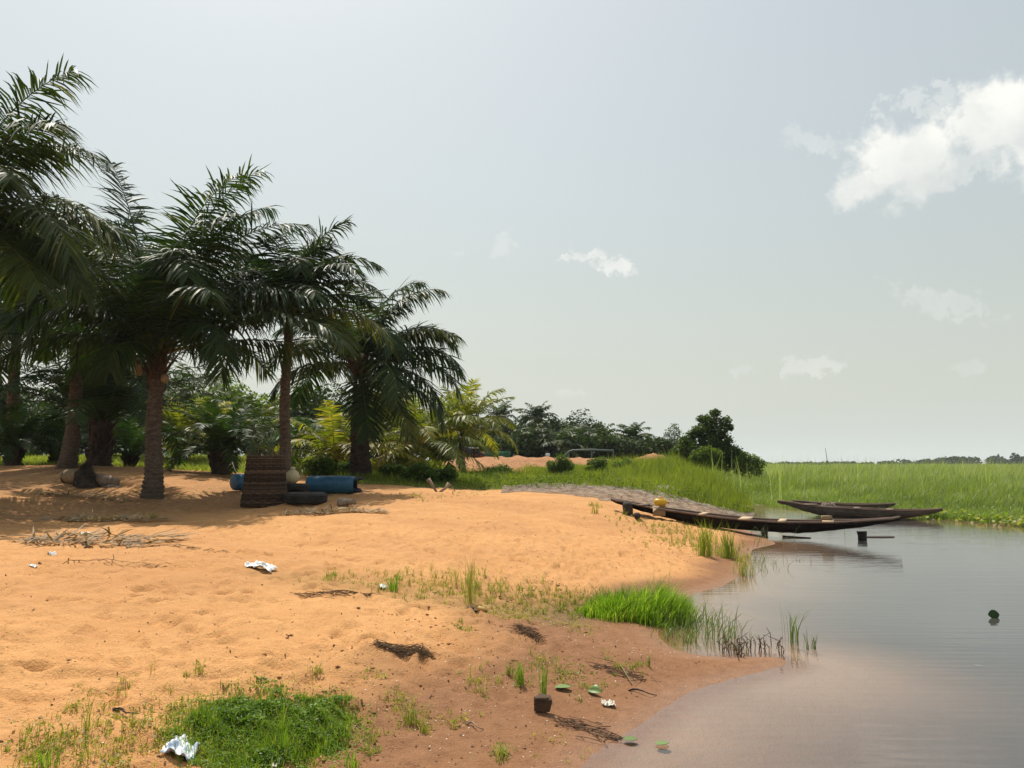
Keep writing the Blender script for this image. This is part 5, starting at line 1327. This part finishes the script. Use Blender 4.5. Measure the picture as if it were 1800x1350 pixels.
def ground_drift(label, px0, py0, px1, py1, r, mt='drift', name='driftwood', arch=.02):
    a = hit(px0, py0); e = hit(px1, py1); t = np.linspace(0, 1, 7); P_ = a[None] * (1 - t)[:, None] + e[None] * t[:, None]
    P_[:, 2] = hgt(P_[:, 0], P_[:, 1]) + r * .7 + arch * np.sin(t * math.pi); P_[:, 1] += .03 * np.sin(t * 7)
    V, f = tube(P_ - a, r * (1 + .25 * np.sin(t * 6)) * (1 - .5 * t), 8); V += r * .08 * rng.normal(size=V.shape)
    return tag(add(name, new_mesh(name, V, f, True), M[mt], loc=a), label, 'driftwood')


ground_drift('grey brown driftwood chunk right of the dry frond heap', 595, 889, 626, 890, .11)
ground_drift('thin twig lying in the weeds at the left of the creeping mat', 198, 1250, 240, 1258, .007, 'wood')
ground_drift('bent green brown stem lying on the wet sand', 1090, 1172, 1112, 1208, .006, 'rachis')
ground_drift('thin dark stick on the wet sand below the bent stem', 1105, 1215, 1155, 1225, .006, 'wood')
ground_drift('curved pale stick near the spit', 820, 1275, 850, 1285, .006, 'rachis_dry')
for (lab, pts) in (('upright pale palm stub leaning left on the sand edge', [(768, 880), (760, 868), (752, 857)]), ('forked pale branch right of the upright stub', [(772, 882), (783, 874), (789, 866)])):
    q = on(pts[0][0], 23.5); P_ = np.array([at(*z, 23.5) for z in pts]); P_ = P_ - P_[0]; P_[:, 1] += (0, .1, .15)
    V, f = tube(P_, np.array((.035, .04, .075)) if 'upright' in lab else np.array((.018, .018, .018)), 8)
    b = Buf(); b.put(V, f)
    if 'forked' in lab: b.put(*tube([P_[2], P_[2] + (.12, .05, -.14), P_[2] + (.2, .05, -.27)], [.018, .016, .012], 7))
    tag(add('palm_stub', b.mesh('palm_stub', True), M['drift'], loc=q), lab, 'driftwood')


def scrap(label, px, py, wpx, hpx, mtl='white', name='plastic_scrap', seed=0, tall=.35):
    c = hit(px, py); s = np.linalg.norm(c) / F; rg = np.random.default_rng(seed + 300)
    n, k = 22, 16; u = np.linspace(-1, 1, n); v = np.linspace(-1, 1, k); U, Vv = np.meshgrid(u, v)
    wx_ = wpx * s / 2; dy = max(hpx * s / 2 * 2.2, wx_ * .5)
    edge = 1 + .25 * perlin(U * 1.7 + seed, Vv * 1.7, 3)
    X = U * wx_ * edge; Y = Vv * dy * edge
    Zs = hgt(X + c[0], Y + c[1]) - c[2] + .008 + tall * wx_ * np.abs(perlin(U * 1.6 + seed * 3, Vv * 1.6, 5)) * 1.6 + tall * wx_ * .5 * np.abs(perlin(U * 4 + seed, Vv * 4, 6))
    i = np.arange(k - 1)[:, None] * n; j = np.arange(n - 1)[None]
    m_ = new_mesh(name, np.stack([X, Y, Zs], -1).reshape(-1, 3), [np.stack([i + j, i + j + 1, i + n + j + 1, i + n + j], -1).reshape(-1, 4)], False)
    o = add(name, m_, M[mtl], loc=c); sd = o.modifiers.new('thick', 'SOLIDIFY'); sd.thickness = .002
    return tag(o, label, 'plastic litter')


scrap('white crumpled plastic bag alone on the open sand', 457, 1000, 46, 14, seed=1, tall=.55)
scrap('crumpled blue and white printed plastic sachet beside the creeping mat', 318, 1322, 44, 28, 'bluewhite', seed=2, tall=.7)
scrap('small white scrap at the lower edge of the creeping mat', 480, 1345, 18, 12, 'shell', seed=3, tall=.7)
scrap('small white scrap below the left dry frond bundle', 148, 940, 15, 5, seed=4, tall=.6)
scrap('tiny white scrap left of the long dark stalk', 57, 997, 9, 4, seed=5, tall=.6)
scrap('tiny pale scrap above the long dark stalk', 92, 976, 11, 3, seed=6, tall=.5)
scrap('white scrap stuck in the weedy strip', 673, 1032, 10, 12, seed=7, tall=1.2)
scrap('pale shell like scrap on the wet sand near the water', 1070, 1241, 22, 8, 'shell', seed=8, tall=.7)
scrap('white floating scrap right of the water tufts', 1718, 1139, 10, 4, seed=9, tall=.3)
scrap('pale floating scrap at the right edge of the picture', 1796, 1025, 12, 5, 'shell', seed=10, tall=.3)


def leaf(label, px, py, wpx, mtl='lily', az=0, tilt=0, curl=.25, name='fallen_leaf', z=.012):
    c = hit(px, py); s = np.linalg.norm(c) / F; L_ = wpx * s; n = 9; t = np.linspace(0, 1, n); w = L_ * .36 * np.sin(np.clip(t * 1.02, 0, 1) * math.pi) ** .7
    V = np.concatenate([np.stack([(t - .5) * L_, k * w, curl * np.abs(k) * w + curl * L_ * .3 * (t - .5) ** 2], -1) for k in (-1, -.5, 0, .5, 1)])
    i = np.arange(4)[:, None] * n; j = np.arange(n - 1)[None]
    b = Buf(); b.put(V, [np.stack([i + j, i + j + 1, i + n + j + 1, i + n + j], -1).reshape(-1, 4)], rng.uniform(.1, .6))
    o = add(name, b.mesh(name, True), M[mtl], loc=c + (0, 0, z)); o.rotation_euler = (tilt, 0, az)
    sd = o.modifiers.new('thick', 'SOLIDIFY'); sd.thickness = .002
    return tag(o, label, 'leaf')


leaf('pale green leaf lying on the wet sand, left of two', 990, 1212, 30, az=.2)
leaf('curled green leaf on the wet sand, right of two', 1046, 1220, 26, az=-.6, tilt=.5, curl=.8)
leaf('green leaf at the waterline beside the dead stalks', 1108, 1304, 26, az=0)
leaf('round pale green leaf floating in the shallows', 1164, 1310, 26, az=.3, curl=.05)
leaf('dark green upright leaf floating in open water at the right', 1747, 1086, 19, 'oil_palm', az=.15, tilt=1.25, curl=.15, z=.035)

# brown block, old shoe
c = hit(953, 1252); s = c[1] / F
b = Buf(); n = 9
V, f = box((0, 0, 13 * s * .9), (25 * s, 20 * s, 21 * s)); V += .011 * rng.normal(size=V.shape); b.put(V, f)
V, f = box((0, .004, 24 * s), (21 * s, 16 * s, 7 * s)); V += .007 * rng.normal(size=V.shape); b.put(V, f)
o = tag(add('mud_block', b.mesh('mud_block'), M['mudbrick'], loc=c), 'dark brown squarish block on the wet sand below the green tufts', 'block'); o.rotation_euler = (0, R(4), R(-14))
bv = o.modifiers.new('bevel', 'BEVEL'); bv.width = .006; bv.segments = 2
c = hit(838, 1076); s = c[1] / F
root = thing('old_shoe', 'worn yellow and black shoe below the weedy strip', 'shoe', c, rz=R(-20))
n = 12; t = np.linspace(0, 1, n); Ls = 38 * s
P_ = np.stack([(t - .5) * Ls, 0 * t, .012 + 0 * t], -1); V, f = tube(P_, Ls * (.12 + .06 * np.sin(t * 5.5 + .4)), 12, sq=.28); add('sole', new_mesh('sole', V, f, True), M['rubber'], root)
P_ = np.stack([(.08 + t * .38) * Ls, 0 * t, .035 - .012 * t], -1); V, f = tube(P_, Ls * .15 * np.sqrt(np.clip(1.02 - (t - .25) ** 2 * 1.6, .05, 1)), 12, sq=.75); add('upper', new_mesh('upper', V, f, True), M['shoe_y'], root)
P_ = np.stack([(-.46 + t * .3) * Ls, 0 * t, .03 + 0 * t], -1); V, f = tube(P_, Ls * .11 * np.sqrt(np.clip(1.02 - (t - .5) ** 2 * 2, .05, 1)), 12, sq=.6); add('heel', new_mesh('heel', V, f, True), M['rubber'], root)

# ------------------------------------------------------------------ machines, boom and person beyond the soil heap
Y = 66
c = on(832, Y); root = thing('tractor', 'small orange tractor with pale cab roof behind the soil heap', 'tractor', c)
k = Y / F; zb = at(832, 803, Y)[2] - c[2]
def tp(px, py, dy=0): q = at(px, py, Y); return np.array((q[0] - c[0], dy, q[2] - c[2]))
q = tp(831, 799)
add('hood', new_mesh('hood', *box(tp(842, 800.5), (18 * k, 1.0, 8 * k))), M['orange_paint'], root)
add('chassis', new_mesh('chassis', *box((q[0], 0, .75), (40 * k, .9, .6))), M['orange_paint'], root)
add('roof', new_mesh('roof', *box(tp(831, 787.5), (28 * k, 1.5, 2.2 * k))), M['pale_metal'], root)
for px in (819, 831, 843):
    for dy in (-.65, .65): add('cab_post', new_mesh('cab_post', *tube([tp(px, 789, dy), tp(px, 802, dy)], .06, 6)), M['black'], root)
add('window_pane', new_mesh('window_pane', *box(tp(825, 795), (10 * k, 1.2, 10 * k))), M['glass'], root)
add('window_pane', new_mesh('window_pane', *box(tp(837, 794), (10 * k, 1.2, 7 * k))), M['glass'], root)
for px, rw in ((818, .75), (846, .5)):
    for dy in (-.75, .75):
        V, f = lathe([(rw * .5, -.18), (rw * .95, -.18), (rw, -.1), (rw, .1), (rw * .95, .18), (rw * .5, .18), (rw * .5, -.18)], 20); add('wheel', new_mesh('wheel', V[:, [0, 2, 1]] + (tp(px, 800)[0], dy, rw), f, True), M['rubber'], root)
c = on(872, 68); root = thing('green_container', 'long green metal container behind the soil heap', 'container', c)
a = at(847, 793, 68); e = at(897, 803, 68); Hc = a[2] - c[2]
add('body', new_mesh('body', *box(((a[0] + e[0]) / 2 - c[0], 0, Hc / 2), (e[0] - a[0], 1.8, Hc))), M['green_paint'], root)
for q in np.linspace(a[0] - c[0] + .1, e[0] - c[0] - .1, 9): add('rib', new_mesh('rib', *box((q, -.92, Hc / 2), (.06, .06, Hc - .1))), M['green_paint'], root)
c = on(1035, 62); root = thing('raised_boom', 'long thin excavator boom raised above the soil heap, built as a pipe on stands', 'pipe', c)  # an excavator boom, modelled as a bent pipe on added stands
pp = [at(988, 806, 62), at(1000, 794, 62), at(1006, 791.5, 62), at(1040, 790.5, 62), at(1078, 792, 62)]
add('pipe', new_mesh('pipe', *tube(np.array(pp) - c, .075, 8), True), M['pipe'], root)
for q in (pp[1], pp[3], pp[4]): add('stand', new_mesh('stand', *tube([q - c, (q[0] - c[0], 0, 0)], .06, 6)), M['pipe'], root)

c = on(963, 64); Hs = at(963, 793.5, 64)[2] - c[2]
root = thing('person', 'distant person in a white top standing behind the soil heap', 'person', c)
k = Hs / 1.72
me = bpy.data.meshes.new('body')
vs = [(0, 0, .95), (0, 0, 1.2), (0, 0, 1.42), (0, 0, 1.52), (0, -.01, 1.63), (.2, 0, 1.4), (.26, -.02, 1.12), (.24, -.12, .9), (-.2, 0, 1.4), (-.27, .02, 1.12), (-.26, -.06, .86), (.1, 0, .9), (.12, -.03, .48), (.12, 0, .06), (.13, -.14, .04), (-.1, 0, .9), (-.12, .02, .48), (-.12, .04, .06), (-.13, -.1, .04)]
me.from_pydata([(x * k, y * k, z * k) for x, y, z in vs], [(0, 1), (1, 2), (2, 3), (3, 4), (2, 5), (5, 6), (6, 7), (2, 8), (8, 9), (9, 10), (0, 11), (11, 12), (12, 13), (13, 14), (0, 15), (15, 16), (16, 17), (17, 18)], [])
bo = add('body', me, M['skin'], root); sk = bo.modifiers.new('skin', 'SKIN')
for v, r in zip(me.skin_vertices[0].data, [.15, .14, .15, .06, .1, .065, .05, .04, .065, .05, .04, .1, .07, .05, .04, .1, .07, .05, .04]): v.radius = (r * k, r * k)
me.skin_vertices[0].data[0].use_root = True
bo.modifiers.new('smooth', 'SUBSURF').levels = 1
V, f = lathe([(.19 * k, .9 * k), (.185 * k, 1.15 * k), (.2 * k, 1.36 * k), (.12 * k, 1.47 * k), (.07 * k, 1.5 * k)], 14); add('shirt', new_mesh('shirt', V * (1.1, .85, 1), f, True), M['shirt'], root)
for s_ in (1, -1):
    V, f = tube(np.array([(.12, 0, 1.42), (.22, 0, 1.36), (.27, -.01, 1.14)]) * (s_, 1, 1) * k, np.array((.09, .085, .07)) * k, 8); add('sleeve', new_mesh('sleeve', V, f, True), M['shirt'], root)
    V, f = tube(np.array([(.09, 0, .98), (.12, -.01, .5), (.12, .02, .1)]) * (s_, 1, 1) * k, np.array((.12, .09, .075)) * k, 8); add('trouser_leg', new_mesh('trouser_leg', V, f, True), M['trousers'], root)
V, f = lathe([(.001, 1.745 * k), (.07 * k, 1.73 * k), (.105 * k, 1.67 * k), (.1 * k, 1.62 * k)], 12); add('hair', new_mesh('hair', V, f, True), M['black'], bo)

# ------------------------------------------------------------------ air
hm, hnt, HN, HL, hout = nodes('haze_air')
hv = HN.new('ShaderNodeVolumePrincipled'); hv.inputs['Color'].default_value = (0.93, 0.97, 1.0, 1); hv.inputs['Density'].default_value = 0.00022; hv.inputs['Anisotropy'].default_value = 0.3
HL.new(hv.outputs[0], hout.inputs['Volume'])
V, f = box((0, 935, 5.0), (3300, 1960, 16.0))
tag(add('haze', new_mesh('haze', V, f), hm, kind='stuff'), 'thin pale haze in the air over the whole shore', 'haze')
